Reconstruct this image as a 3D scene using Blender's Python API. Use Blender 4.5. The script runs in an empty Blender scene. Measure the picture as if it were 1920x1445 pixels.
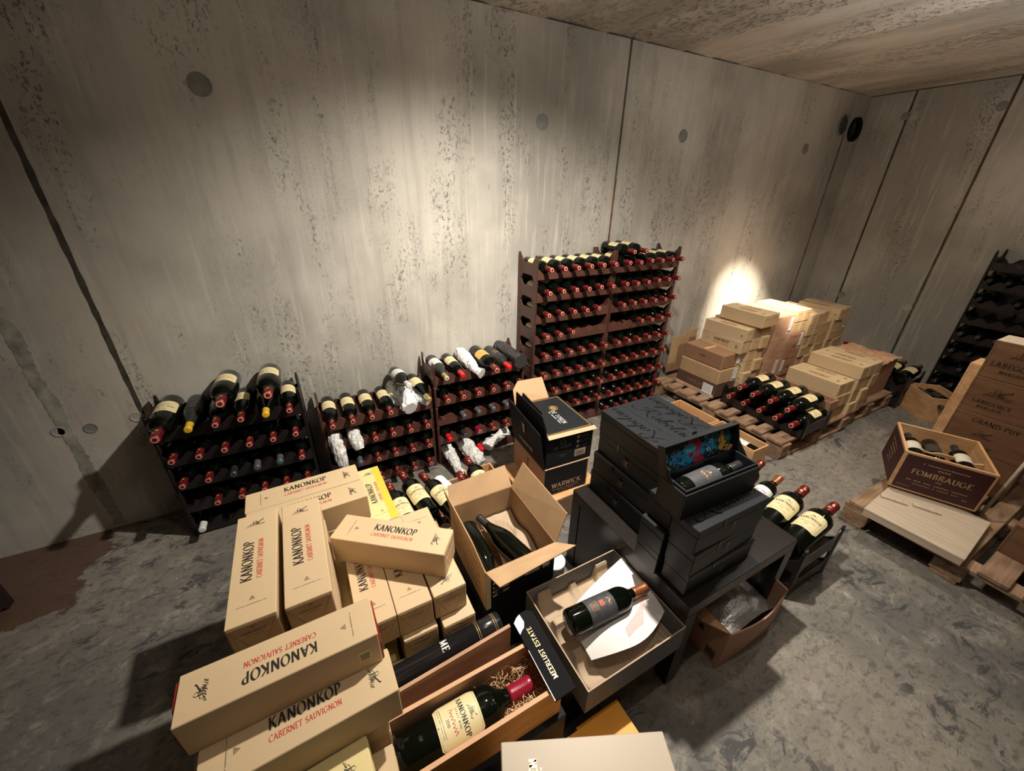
import bpy, bmesh, math, random
from mathutils import Vector, Matrix, noise
random.seed(7)
C = bpy.context.scene.collection
S = bpy.context.scene
PI = math.pi
R = math.radians

# ------------------------------------------------------------------ camera, light, exposure
def set_camera():
    f, pitch, roll, ya = 737.785, 0.460921483, 0.0180527179, 1.07133130
    cp, sp, cr, sr = math.cos(pitch), math.sin(pitch), math.cos(roll), math.sin(roll)
    R1 = Matrix(((1, 0, 0), (0, cp, -sp), (0, sp, cp)))
    R2 = Matrix(((cr, -sr, 0), (sr, cr, 0), (0, 0, 1)))
    W = Matrix(((math.sin(ya), 0, math.cos(ya)), (math.sin(ya - PI / 2), 0, math.cos(ya - PI / 2)), (0, -1, 0)))
    M = R2 @ R1 @ W.transposed()            # world -> camera (x right, y down, z forward)
    right, down, fwd = M[0], M[1], M[2]
    rot = Matrix((right, -Vector(down), -Vector(fwd))).transposed()
    cd = bpy.data.cameras.new('camera'); co = bpy.data.objects.new('camera', cd); C.objects.link(co)
    cd.sensor_fit = 'HORIZONTAL'; cd.sensor_width = 36.0; cd.lens = f * 36.0 / 1920.0
    cd.clip_start = 0.02
    co.matrix_world = Matrix.Translation((0, 0, 1.67)) @ rot.to_4x4()
    S.camera = co
set_camera()

def spot(name, loc, target, power, angle, blend, col=(1, .86, .68), size=.03):
    ld = bpy.data.lights.new(name, 'SPOT'); ld.energy = power; ld.spot_size = R(angle); ld.spot_blend = blend
    ld.color = col; ld.shadow_soft_size = size
    o = bpy.data.objects.new(name, ld); C.objects.link(o); o.location = loc
    d = Vector(target) - Vector(loc)
    o.rotation_euler = d.to_track_quat('-Z', 'Y').to_euler()
    return o
WARM = (1, .84, .66)
LAMPS = [  # location, target, watts, cone, blend, colour
    ((1.07, 1.02, 2.44), (.98, 1.62, .15), 330, 132, 1.0, (1, .92, .80)),
    ((.60, .34, 2.44), (.60, .36, 0), 16, 120, 1.0, (1, .90, .77)),
    ((2.85, .84, 2.44), (3.80, 2.20, .62), 1700, 25, 1.0, (1, .85, .66)),
    ((3.70, -.10, 2.44), (3.75, .0, 0), 4, 140, 1.0, (1, .87, .70)),  # added dim fill lamp for the right side
    ((1.75, .05, 2.44), (1.75, -.1, 0), 5, 140, 1.0, (1, .88, .72)),  # added dim fill lamp for ambient light
]
def glow(loc, power, col=(1, .88, .74)):      # added point fill near the fittings, raises the ambient light
    ld = bpy.data.lights.new('fill_light', 'POINT'); ld.energy = power; ld.color = col; ld.shadow_soft_size = .05
    o = bpy.data.objects.new('fill_light', ld); C.objects.link(o); o.location = loc
spot('spot_light', (2.85, .84, 2.44), (3.35, 1.45, 0), 105, 104, 1.0, (1, .87, .69)); glow((1.07, 1.02, 2.40), 5); glow((.60, .34, 2.40), 4); glow((2.75, .70, 2.22), 17, (1, .92, .82)); glow((3.70, -.10, 2.40), 3)  # added wide fill spot over the pallets, then the point fills
w = bpy.data.worlds.new('world'); S.world = w; w.use_nodes = True
w.node_tree.nodes['Background'].inputs[0].default_value = (.9, .95, 1, 1)
w.node_tree.nodes['Background'].inputs[1].default_value = .02
S.view_settings.view_transform = 'Standard'; S.view_settings.look = 'None'
S.view_settings.gamma = 1; S.view_settings.use_curve_mapping = False
S.view_settings.exposure = 0.0
S.cycles.use_denoising = True
S.cycles.max_bounces = 8; S.cycles.diffuse_bounces = 5
S.cycles.sample_clamp_indirect = 6

# ------------------------------------------------------------------ materials
def nt(name):
    m = bpy.data.materials.new(name); m.use_nodes = True
    n = m.node_tree.nodes; b = n['Principled BSDF']
    return m, n, m.node_tree.links, b
def mat(name, col, rough=.6, metal=0, spec=.5, var=.0, scale=30, bump=0, bscale=200, coat=0, stretch=None):
    m, n, l, b = nt(name)
    b.inputs['Base Color'].default_value = (*col, 1); b.inputs['Roughness'].default_value = rough
    b.inputs['Metallic'].default_value = metal; b.inputs['Specular IOR Level'].default_value = spec
    b.inputs['Coat Weight'].default_value = coat; b.inputs['Coat Roughness'].default_value = .05
    tc = n.new('ShaderNodeTexCoord')
    src = tc.outputs['Object']
    if stretch:
        mp = n.new('ShaderNodeMapping'); mp.inputs['Scale'].default_value = stretch
        l.new(src, mp.inputs[0]); src = mp.outputs[0]
    if var:
        t = n.new('ShaderNodeTexNoise'); t.inputs['Scale'].default_value = scale; t.inputs['Detail'].default_value = 5
        l.new(src, t.inputs['Vector'])
        r = n.new('ShaderNodeValToRGB'); r.color_ramp.elements[0].position = .3; r.color_ramp.elements[1].position = .7
        r.color_ramp.elements[0].color = (*[c * (1 - var) for c in col], 1)
        r.color_ramp.elements[1].color = (*[min(1, c * (1 + var)) for c in col], 1)
        l.new(t.outputs['Fac'], r.inputs[0]); l.new(r.outputs[0], b.inputs['Base Color'])
    if bump:
        t = n.new('ShaderNodeTexNoise'); t.inputs['Scale'].default_value = bscale; t.inputs['Detail'].default_value = 4
        l.new(src, t.inputs['Vector'])
        bp = n.new('ShaderNodeBump'); bp.inputs['Strength'].default_value = bump; bp.inputs['Distance'].default_value = .003
        l.new(t.outputs['Fac'], bp.inputs['Height']); l.new(bp.outputs[0], b.inputs['Normal'])
    return m
def wood(name, c1, c2, scale=1, axis=0, rough=.6):
    m, n, l, b = nt(name)
    tc = n.new('ShaderNodeTexCoord'); mp = n.new('ShaderNodeMapping')
    sc = [14 * scale] * 3; sc[axis] = 1.6 * scale
    mp.inputs['Scale'].default_value = sc; l.new(tc.outputs['Object'], mp.inputs[0])
    t = n.new('ShaderNodeTexNoise'); t.inputs['Scale'].default_value = 2.2; t.inputs['Detail'].default_value = 6
    t.inputs['Distortion'].default_value = 1.2
    l.new(mp.outputs[0], t.inputs['Vector'])
    wv = n.new('ShaderNodeTexWave'); wv.inputs['Scale'].default_value = .9; wv.inputs['Distortion'].default_value = 7
    wv.inputs['Detail'].default_value = 3; l.new(mp.outputs[0], wv.inputs['Vector'])
    m0 = n.new('ShaderNodeMath'); m0.operation = 'MULTIPLY'; m0.inputs[1].default_value = .22; l.new(wv.outputs['Fac'], m0.inputs[0])
    mx = n.new('ShaderNodeMath'); mx.operation = 'ADD'; l.new(t.outputs['Fac'], mx.inputs[0]); l.new(m0.outputs[0], mx.inputs[1])
    r = n.new('ShaderNodeValToRGB'); r.color_ramp.elements[0].position = .40; r.color_ramp.elements[1].position = .80
    r.color_ramp.elements[0].color = (*c1, 1); r.color_ramp.elements[1].color = (*c2, 1)
    l.new(mx.outputs[0], r.inputs[0]); l.new(r.outputs[0], b.inputs['Base Color'])
    b.inputs['Roughness'].default_value = rough; b.inputs['Specular IOR Level'].default_value = .3
    bp = n.new('ShaderNodeBump'); bp.inputs['Strength'].default_value = .15; bp.inputs['Distance'].default_value = .002
    l.new(mx.outputs[0], bp.inputs['Height']); l.new(bp.outputs[0], b.inputs['Normal'])
    return m
def concrete(name, base, horiz, kind):
    """cast concrete: cloudy tone, vertical rain streaks, clusters of dark air pits. horiz = 0 (wall along X) or 1 (along Y)"""
    m, n, l, b = nt(name)
    tc = n.new('ShaderNodeTexCoord'); P_ = tc.outputs['Object']
    def mapping(s):
        mp = n.new('ShaderNodeMapping'); mp.inputs['Scale'].default_value = s; l.new(P_, mp.inputs[0]); return mp.outputs[0]
    def tex(scale, s=(1, 1, 1), det=6, rough=.55, dist=0):
        t = n.new('ShaderNodeTexNoise'); t.inputs['Scale'].default_value = scale; t.inputs['Detail'].default_value = det
        t.inputs['Roughness'].default_value = rough; t.inputs['Distortion'].default_value = dist
        l.new(mapping(s), t.inputs['Vector']); return t.outputs['Fac']
    def ramp(fac, p0, p1, c0=0., c1=1.):
        r = n.new('ShaderNodeMapRange'); r.interpolation_type = 'SMOOTHSTEP'
        r.inputs['From Min'].default_value = p0; r.inputs['From Max'].default_value = p1
        r.inputs['To Min'].default_value = c0; r.inputs['To Max'].default_value = c1
        l.new(fac, r.inputs['Value']); return r.outputs[0]
    def mul(a, c):
        x = n.new('ShaderNodeMath'); x.operation = 'MULTIPLY'
        for i, v in enumerate((a, c)):
            if isinstance(v, (int, float)): x.inputs[i].default_value = v
            else: l.new(v, x.inputs[i])
        return x.outputs[0]
    def mixc(fac, a, bcol):
        x = n.new('ShaderNodeMix'); x.data_type = 'RGBA'
        if isinstance(fac, (int, float)): x.inputs[0].default_value = fac
        else: l.new(fac, x.inputs[0])
        for i, v in ((6, a), (7, bcol)):
            if isinstance(v, tuple): x.inputs[i].default_value = (*v, 1)
            else: l.new(v, x.inputs[i])
        return x.outputs[2]
    d = tuple(c * .66 for c in base); h = tuple(min(1, c * 1.18) for c in base)
    if kind == 'wall':
        st = (5, 5, .30)
        fine = (26, 26, 1.6)
        col = mixc(ramp(tex(.9, (1, 1, 1), 5), .35, .65), d, h)
        col = mixc(mul(ramp(tex(1.6, (1, 1, .6), 8, .65), .50, .66), .30), col, tuple(c * .72 for c in base))
        col = mixc(mul(ramp(tex(3, st, 7, .6), .50, .70), .34), col, tuple(c * .58 for c in base))
        col = mixc(mul(ramp(tex(1.6, fine, 5, .6), .52, .72), .34), col, tuple(c * 1.4 for c in base))
        col = mixc(mul(ramp(tex(1.4, (40, 40, 2.2), 4, .6), .56, .74), .34), col, tuple(c * .6 for c in base))
        pit_area = ramp(tex(1.5, (3.4, 3.4, .7), 6, .65), .50, .63)
        pits = ramp(tex(62, (1.3, 1.3, .8), 6, .75, .6), .545, .60)
        small = ramp(tex(150, (1.2, 1.2, .8), 3, .6), .60, .66)
        pm = mul(pits, pit_area)
        col = mixc(mul(pm, .78), col, (.060, .055, .048))
        col = mixc(mul(mul(small, ramp(tex(1.2, (1.5, 1.5, .7), 4), .42, .6)), .40), col, (.10, .09, .075))
        col = mixc(mul(ramp(tex(1.1, (1, 1, .6), 3), .6, .72), .18), col, (.36, .25, .15))
        hgt = mul(pm, -1.0)
        bs, bd = .5, .005
        rgh = .85
    elif kind == 'ceiling':
        col = mixc(ramp(tex(2.2, (1, .35, 1), 5), .35, .65), d, h)
        pits = ramp(tex(42, (1, .6, 1), 3, .6), .52, .66)
        ar = ramp(tex(1.8, (2.2, .4, 1), 3), .38, .62)
        pm = mul(pits, ar)
        col = mixc(mul(pm, .32), col, (.13, .11, .09))
        hgt = mul(pm, -1.0); bs, bd = .9, .012; rgh = .9
    else:
        a = tex(9.0, (1, 1, 1), 10, .72, .5)
        col = mixc(ramp(tex(1.1, (1, 1, 1), 4), .36, .64), (.125, .118, .108), (.25, .222, .185))
        col = mixc(mul(ramp(a, .50, .66), .55), col, (.34, .31, .265))
        col = mixc(mul(ramp(tex(22, (1, 1.5, 1), 8, .75, .4), .50, .62), .62), col, (.060, .060, .060))
        col = mixc(mul(mul(ramp(tex(7, (1, 1.8, 1), 9, .75, .8), .53, .60), ramp(tex(1.6, (1, 1, 1), 3), .44, .56)), .85), col, (.035, .037, .040))
        col = mixc(mul(ramp(tex(80, (1, 1, 1), 5, .7), .52, .66), .40), col, (.075, .072, .068))
        col = mixc(mul(mul(ramp(tex(30, (1, 1, 1), 6, .7), .62, .68), ramp(tex(2.2, (1, 1, 1), 3), .5, .6)), .8), col, (.56, .50, .42))
        # rust coloured stain beside the wall at the far left
        sx = n.new('ShaderNodeSeparateXYZ'); l.new(P_, sx.inputs[0])
        nz = ramp(tex(6, (1, 1, 1), 6, .6), .2, .8, -.09, .09)
        def add(a, c):
            x = n.new('ShaderNodeMath'); x.operation = 'ADD'
            for i, v in enumerate((a, c)):
                if isinstance(v, (int, float)): x.inputs[i].default_value = v
                else: l.new(v, x.inputs[i])
            return x.outputs[0]
        mx_ = ramp(add(sx.outputs[0], nz), -1.13, -1.15); my_ = ramp(add(sx.outputs[1], nz), 1.86, 1.88)
        col = mixc(mul(mul(mx_, my_), .85), col, (.085, .040, .022))
        hgt = a; bs, bd = .25, .006; rgh = .62
    l.new(col, b.inputs['Base Color']); b.inputs['Roughness'].default_value = rgh
    b.inputs['Specular IOR Level'].default_value = .25 if kind != 'floor' else .4
    bp = n.new('ShaderNodeBump'); bp.inputs['Strength'].default_value = bs; bp.inputs['Distance'].default_value = bd
    l.new(hgt, bp.inputs['Height']); l.new(bp.outputs[0], b.inputs['Normal'])
    return m

M = {}
M['wall'] = concrete('cast_concrete', (.50, .475, .425), 0, 'wall')
M['ceil'] = concrete('ceiling_concrete', (.64, .61, .56), 0, 'ceiling')
M['floor'] = concrete('floor_concrete', (.2, .2, .2), 0, 'floor')
M['joint'] = mat('dark_joint', (.06, .05, .04), .9, var=.5, scale=20)
M['seam'] = mat('rough_seam', (.33, .315, .27), .95, var=.4, scale=16, bump=.6, bscale=60)
M['joint2'] = mat('stained_joint', (.085, .060, .035), .9, var=.5, scale=9)
M['rust'] = mat('rusty_joint', (.15, .08, .045), .9, var=.6, scale=9)
M['plug'] = mat('grey_plug', (.22, .22, .205), .8, var=.2, scale=20)
M['plug2'] = mat('pale_plug', (.40, .38, .33), .8, var=.2, scale=20)
M['black'] = mat('black_plastic', (.010, .010, .012), .85, spec=.10)
M['cream'] = mat('cream_card', (.56, .415, .25), .55, var=.04, scale=6)
M['cream2'] = mat('cream_card_side', (.50, .345, .19), .6, var=.05, scale=6)
M['paleyellow'] = mat('pale_yellow_card', (.70, .58, .28), .5, var=.03, scale=6)
M['yellow'] = mat('yellow_card', (.72, .50, .05), .5)
M['redin'] = mat('red_card_edge', (.30, .012, .012), .5)
M['crease'] = mat('card_crease', (.30, .18, .08), .7)
M['ink'] = mat('black_ink', (.02, .017, .015), .5)
M['inkred'] = mat('red_ink', (.48, .045, .03), .5)
M['inkgrey'] = mat('grey_ink', (.16, .14, .11), .6)
M['gold'] = mat('gold_foil', (.78, .52, .20), .35, metal=.6)
M['goldink'] = mat('gold_ink', (.40, .28, .13), .45)
M['orangeink'] = mat('orange_ink', (.80, .30, .12), .5)
M['redbright'] = mat('vermilion_ink', (.75, .09, .03), .5)
M['whiteink'] = mat('white_ink', (.80, .79, .76), .5)
M['kraft'] = mat('kraft_card', (.42, .27, .145), .75, var=.08, scale=12, bump=.1, bscale=120)
M['kraftedge'] = mat('corrugated_edge', (.30, .17, .08), .85, var=.35, scale=160)
M['pulp'] = mat('moulded_pulp', (.46, .345, .24), .85, var=.06, scale=20, bump=.3, bscale=300)
M['brown'] = mat('brown_card', (.27, .145, .08), .7, var=.06, scale=8)
M['darkbrown'] = mat('dark_brown_print', (.095, .050, .038), .6)
M['salmon'] = mat('salmon_print', (.62, .40, .27), .6)
M['tan'] = mat('tan_card', (.62, .36, .205), .7, var=.05, scale=10)
M['pinkcard'] = mat('pinkish_corrugated_card', (.47, .275, .185), .75, var=.06, scale=9)
M['redbox'] = mat('reddish_card', (.36, .19, .115), .75, var=.07, scale=9)
M['blackcard'] = mat('black_card', (.011, .012, .014), .7, spec=.22)
M['blackmatt'] = mat('black_paper_box', (.0095, .0118, .0150), .42, spec=.42)
M['blackgloss'] = mat('gloss_black_script', (.004, .004, .004), .18)
M['bagblack'] = mat('black_satin_bag', (.03, .03, .035), .32, spec=.7, bump=.5, bscale=50)
M['greycard'] = mat('grey_card', (.12, .13, .14), .6)
M['greyin'] = mat('grey_lining', (.155, .162, .175), .7)
M['white'] = mat('white_paper', (.78, .76, .74), .7)
M['tissue'] = mat('tissue_paper', (.72, .73, .74), .65, bump=.4, bscale=60)
M['printed'] = mat('printed_tissue', (.62, .62, .60), .65, var=.35, scale=70, bump=.4, bscale=60)
M['brownpaper'] = mat('crumpled_brown_paper', (.55, .33, .20), .8, var=.1, scale=12, bump=.5, bscale=50)
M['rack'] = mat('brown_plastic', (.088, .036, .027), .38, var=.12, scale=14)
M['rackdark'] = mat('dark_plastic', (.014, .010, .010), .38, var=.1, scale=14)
M['glass'] = mat('dark_bottle_glass', (.0020, .0032, .0020), .05, spec=.38)
M['glassdusty'] = mat('dusty_bottle_glass', (.020, .022, .020), .28, spec=.5)
M['capred'] = mat('wine_red_foil', (.15, .010, .013), .3, metal=.25)
M['capbright'] = mat('bright_red_wax', (.62, .012, .016), .3)
M['capdisc'] = mat('pink_foil_ring', (.62, .24, .17), .4)
M['capmaroon'] = mat('maroon_foil', (.26, .008, .03), .25)
M['capyellow'] = mat('yellow_foil', (.72, .42, .03), .35)
M['capgrey'] = mat('grey_foil', (.11, .12, .14), .35, metal=.3)
M['capwhite'] = mat('white_foil', (.62, .64, .63), .4)
M['capgold'] = mat('gold_capsule', (.50, .38, .14), .3, metal=.5)
M['capcopper'] = mat('copper_foil', (.55, .20, .09), .28, metal=.75)
M['capblack'] = mat('black_foil', (.022, .022, .024), .35)
M['label'] = mat('cream_label', (.76, .65, .37), .5, var=.03, scale=30)
M['label2'] = mat('white_label', (.68, .71, .72), .5)
M['labelorange'] = mat('amber_label', (.74, .42, .10), .5)
M['labelgrey'] = mat('charcoal_label', (.045, .047, .052), .6, var=.25, scale=60)
M['labeldark'] = mat('dark_grey_label', (.035, .035, .037), .5)
M['labelstripe'] = mat('pale_striped_label', (.55, .50, .42), .5, var=.2, scale=25)
M['table'] = mat('black_brown_veneer', (.013, .010, .009), .30, spec=.45, var=.25, scale=60)
M['wood'] = wood('pine_wood', (.50, .27, .125), (.62, .385, .20), 1, 0)
M['woody'] = wood('pine_wood_lengthwise', (.50, .27, .125), (.62, .385, .20), 1, 1)
M['woodpink'] = wood('pinkish_wood', (.40, .22, .14), (.50, .31, .205), 1, 0)
M['wooddark'] = wood('aged_brown_wood', (.15, .075, .038), (.22, .115, .060), .8, 1)
M['woodgrey'] = wood('pallet_wood', (.19, .115, .07), (.34, .22, .14), 1, 0, .8)
M['woodpale'] = wood('pale_lid_wood', (.44, .35, .27), (.52, .43, .33), .8, 1)
M['woodorange'] = wood('honey_wood', (.55, .24, .05), (.68, .34, .10), 1, 0)
M['orangecard'] = mat('orange_card', (.85, .36, .03), .5, var=.04, scale=8)
M['maroonprint'] = mat('maroon_print', (.045, .009, .012), .55)
M['stamp'] = mat('burnt_stamp', (.045, .022, .012), .8)
M['creamgloss'] = mat('champagne_gloss_card', (.46, .385, .30), .42, spec=.3)
M['bubble'] = mat('silver_bubble_wrap', (.62, .63, .66), .28, metal=.55, bump=1.0, bscale=90)
M['straw'] = mat('wood_straw', (.72, .50, .28), .7)
M['teal'] = mat('teal_print', (.01, .17, .16), .5, var=.9, scale=45)
M['blueprint'] = mat('blue_print', (.01, .22, .52), .5, var=.5, scale=60)
M['cyan'] = mat('sky_blue_print', (.03, .42, .68), .5)
M['crimson'] = mat('crimson_print', (.45, .02, .05), .5, var=.5, scale=50)
M['amber'] = mat('amber_print', (.75, .36, .03), .5, var=.4, scale=60)
M['nightprint'] = mat('night_print', (.006, .022, .022), .5, var=.9, scale=70)

# ------------------------------------------------------------------ mesh builder
class MB:
    def __init__(s): s.v = []; s.f = []; s.m = []; s.sm = []
    def add(s, vs, fs, mi=0, smooth=False, X=None):
        o = len(s.v)
        s.v += [tuple(X @ Vector(p)) if X is not None else tuple(p) for p in vs]
        for f in fs: s.f.append(tuple(i + o for i in f)); s.m.append(mi); s.sm.append(smooth)
        return s
    def box(s, x0, x1, y0, y1, z0, z1, mi=0, X=None, bev=0):
        if bev:
            b = bev
            vs = []; 
            for (x, sx) in ((x0, 1), (x1, -1)):
                for (y, sy) in ((y0, 1), (y1, -1)):
                    for (z, sz) in ((z0, 1), (z1, -1)):
                        vs += [(x, y + sy * b, z + sz * b), (x + sx * b, y, z + sz * b), (x + sx * b, y + sy * b, z)]
            bm = bmesh.new(); bv = [bm.verts.new(p) for p in vs]
            r = bmesh.ops.convex_hull(bm, input=bv)
            bmesh.ops.dissolve_limit(bm, angle_limit=.01, verts=bm.verts, edges=bm.edges)
            bm.verts.index_update()
            s.add([v.co[:] for v in bm.verts], [[v.index for v in f.verts] for f in bm.faces], mi, X=X); bm.free(); return s
        vs = [(x, y, z) for x in (x0, x1) for y in (y0, y1) for z in (z0, z1)]
        return s.add(vs, [(0, 1, 3, 2), (4, 6, 7, 5), (0, 4, 5, 1), (2, 3, 7, 6), (0, 2, 6, 4), (1, 5, 7, 3)], mi, X=X)
    def prism(s, poly, a0, a1, axis=2, mi=0, X=None):
        """poly in the plane normal to axis, extruded a0..a1; axis 0: poly=(y,z); 1: (x,z); 2: (x,y)"""
        n = len(poly)
        def p(q, a): return (a, q[0], q[1]) if axis == 0 else (q[0], a, q[1]) if axis == 1 else (q[0], q[1], a)
        vs = [p(q, a0) for q in poly] + [p(q, a1) for q in poly]
        fs = [tuple(range(n))[::-1], tuple(range(n, 2 * n))] + [(i, (i + 1) % n, n + (i + 1) % n, n + i) for i in range(n)]
        return s.add(vs, fs, mi, X=X)
    def strip(s, top, bot, a0, a1, axis=1, mi=0, X=None):
        """solid between two polylines of equal length, extruded"""
        n = len(top)
        def p(q, a): return (a, q[0], q[1]) if axis == 0 else (q[0], a, q[1]) if axis == 1 else (q[0], q[1], a)
        vs = [p(q, a0) for q in top] + [p(q, a0) for q in bot] + [p(q, a1) for q in top] + [p(q, a1) for q in bot]
        T0, B0, T1, B1 = 0, n, 2 * n, 3 * n; fs = []
        for i in range(n - 1):
            fs += [(T0 + i, T0 + i + 1, B0 + i + 1, B0 + i), (T1 + i, B1 + i, B1 + i + 1, T1 + i + 1),
                   (T0 + i, T1 + i, T1 + i + 1, T0 + i + 1), (B0 + i, B0 + i + 1, B1 + i + 1, B1 + i)]
        fs += [(T0, B0, B1, T1), (T0 + n - 1, T1 + n - 1, B1 + n - 1, B0 + n - 1)]
        return s.add(vs, fs, mi, X=X)
    def lathe(s, prof, seg=20, mi=0, X=None, smooth=True):
        """profile (axial, radius); axis local -Y (neck points to -Y)"""
        n = len(prof); vs = []
        for a, r in prof:
            for k in range(seg):
                t = 2 * PI * k / seg; vs.append((r * math.sin(t), -a, r * math.cos(t)))
        fs = [(i * seg + k, i * seg + (k + 1) % seg, (i + 1) * seg + (k + 1) % seg, (i + 1) * seg + k) for i in range(n - 1) for k in range(seg)]
        fs.append(tuple(range(seg))[::-1]); fs.append(tuple((n - 1) * seg + k for k in range(seg)))
        return s.add(vs, fs, mi, smooth, X)
    def tube(s, pts, r, seg=6, mi=0, X=None):
        vs = []; n = len(pts)
        for i, p in enumerate(pts):
            a = Vector(pts[max(0, i - 1)]); b = Vector(pts[min(n - 1, i + 1)]); d = (b - a).normalized()
            u = d.orthogonal().normalized(); w_ = d.cross(u)
            rr = r[i] if isinstance(r, (list, tuple)) else r
            vs += [tuple(Vector(p) + rr * (math.cos(2 * PI * k / seg) * u + math.sin(2 * PI * k / seg) * w_)) for k in range(seg)]
        fs = [(i * seg + k, i * seg + (k + 1) % seg, (i + 1) * seg + (k + 1) % seg, (i + 1) * seg + k) for i in range(n - 1) for k in range(seg)]
        fs += [tuple(range(seg))[::-1], tuple((n - 1) * seg + k for k in range(seg))]
        return s.add(vs, fs, mi, True, X)
    def build(s, name, mats, parent=None, loc=None, rot=None):
        me = bpy.data.meshes.new(name); me.from_pydata(s.v, [], s.f)
        if not isinstance(mats, (list, tuple)): mats = [mats]
        for m in mats: me.materials.append(m)
        me.polygons.foreach_set('material_index', s.m); me.polygons.foreach_set('use_smooth', s.sm)
        bm = bmesh.new(); bm.from_mesh(me); bmesh.ops.recalc_face_normals(bm, faces=bm.faces); bm.to_mesh(me); bm.free()
        o = bpy.data.objects.new(name, me); C.objects.link(o)
        if parent: o.parent = parent
        if loc: o.location = loc
        if rot: o.rotation_euler = rot
        return o
def flat(s): return s
def tag(o, label=None, cat=None, group=None, kind=None):
    if label: o['label'] = label
    if cat: o['category'] = cat
    if group: o['group'] = group
    if kind: o['kind'] = kind
    return o
def thing(name, loc, rz, label, cat, group=None, rx=0, ry=0):
    o = bpy.data.objects.new(name, None); C.objects.link(o); o.empty_display_size = .05
    o.location = loc; o.rotation_euler = (rx, ry, rz)
    return tag(o, label, cat, group)
def copy_tree(o, kids, parent=None):
    c = o.copy(); C.objects.link(c); c.parent = parent
    for ch in kids.get(o.name, ()): copy_tree(ch, kids, c)
    return c
def kids_of(root):
    d = {}; st = [root]
    while st:
        o = st.pop(); d[o.name] = list(o.children); st += d[o.name]
    return d
_protos = {}
def place(key, make, loc, rz, label, group=None, rx=0, ry=0):
    """first use builds the thing, later uses copy it with its parts"""
    if key not in _protos:
        o = make(); _protos[key] = (o, kids_of(o))
    else:
        p, kd = _protos[key]; o = copy_tree(p, kd)
    o.location = loc; o.rotation_euler = (rx, ry, rz)
    o['label'] = label
    if group: o['group'] = group
    elif 'group' in o: del o['group']
    return o
def TR(x=0, y=0, z=0, rx=0, ry=0, rz=0, s=1):
    return Matrix.Translation((x, y, z)) @ Matrix.Rotation(rz, 4, 'Z') @ Matrix.Rotation(ry, 4, 'Y') @ Matrix.Rotation(rx, 4, 'X') @ Matrix.Scale(s, 4)
ORD = ['first', 'second', 'third', 'fourth', 'fifth', 'sixth', 'seventh', 'eighth', 'ninth', 'tenth']

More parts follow.
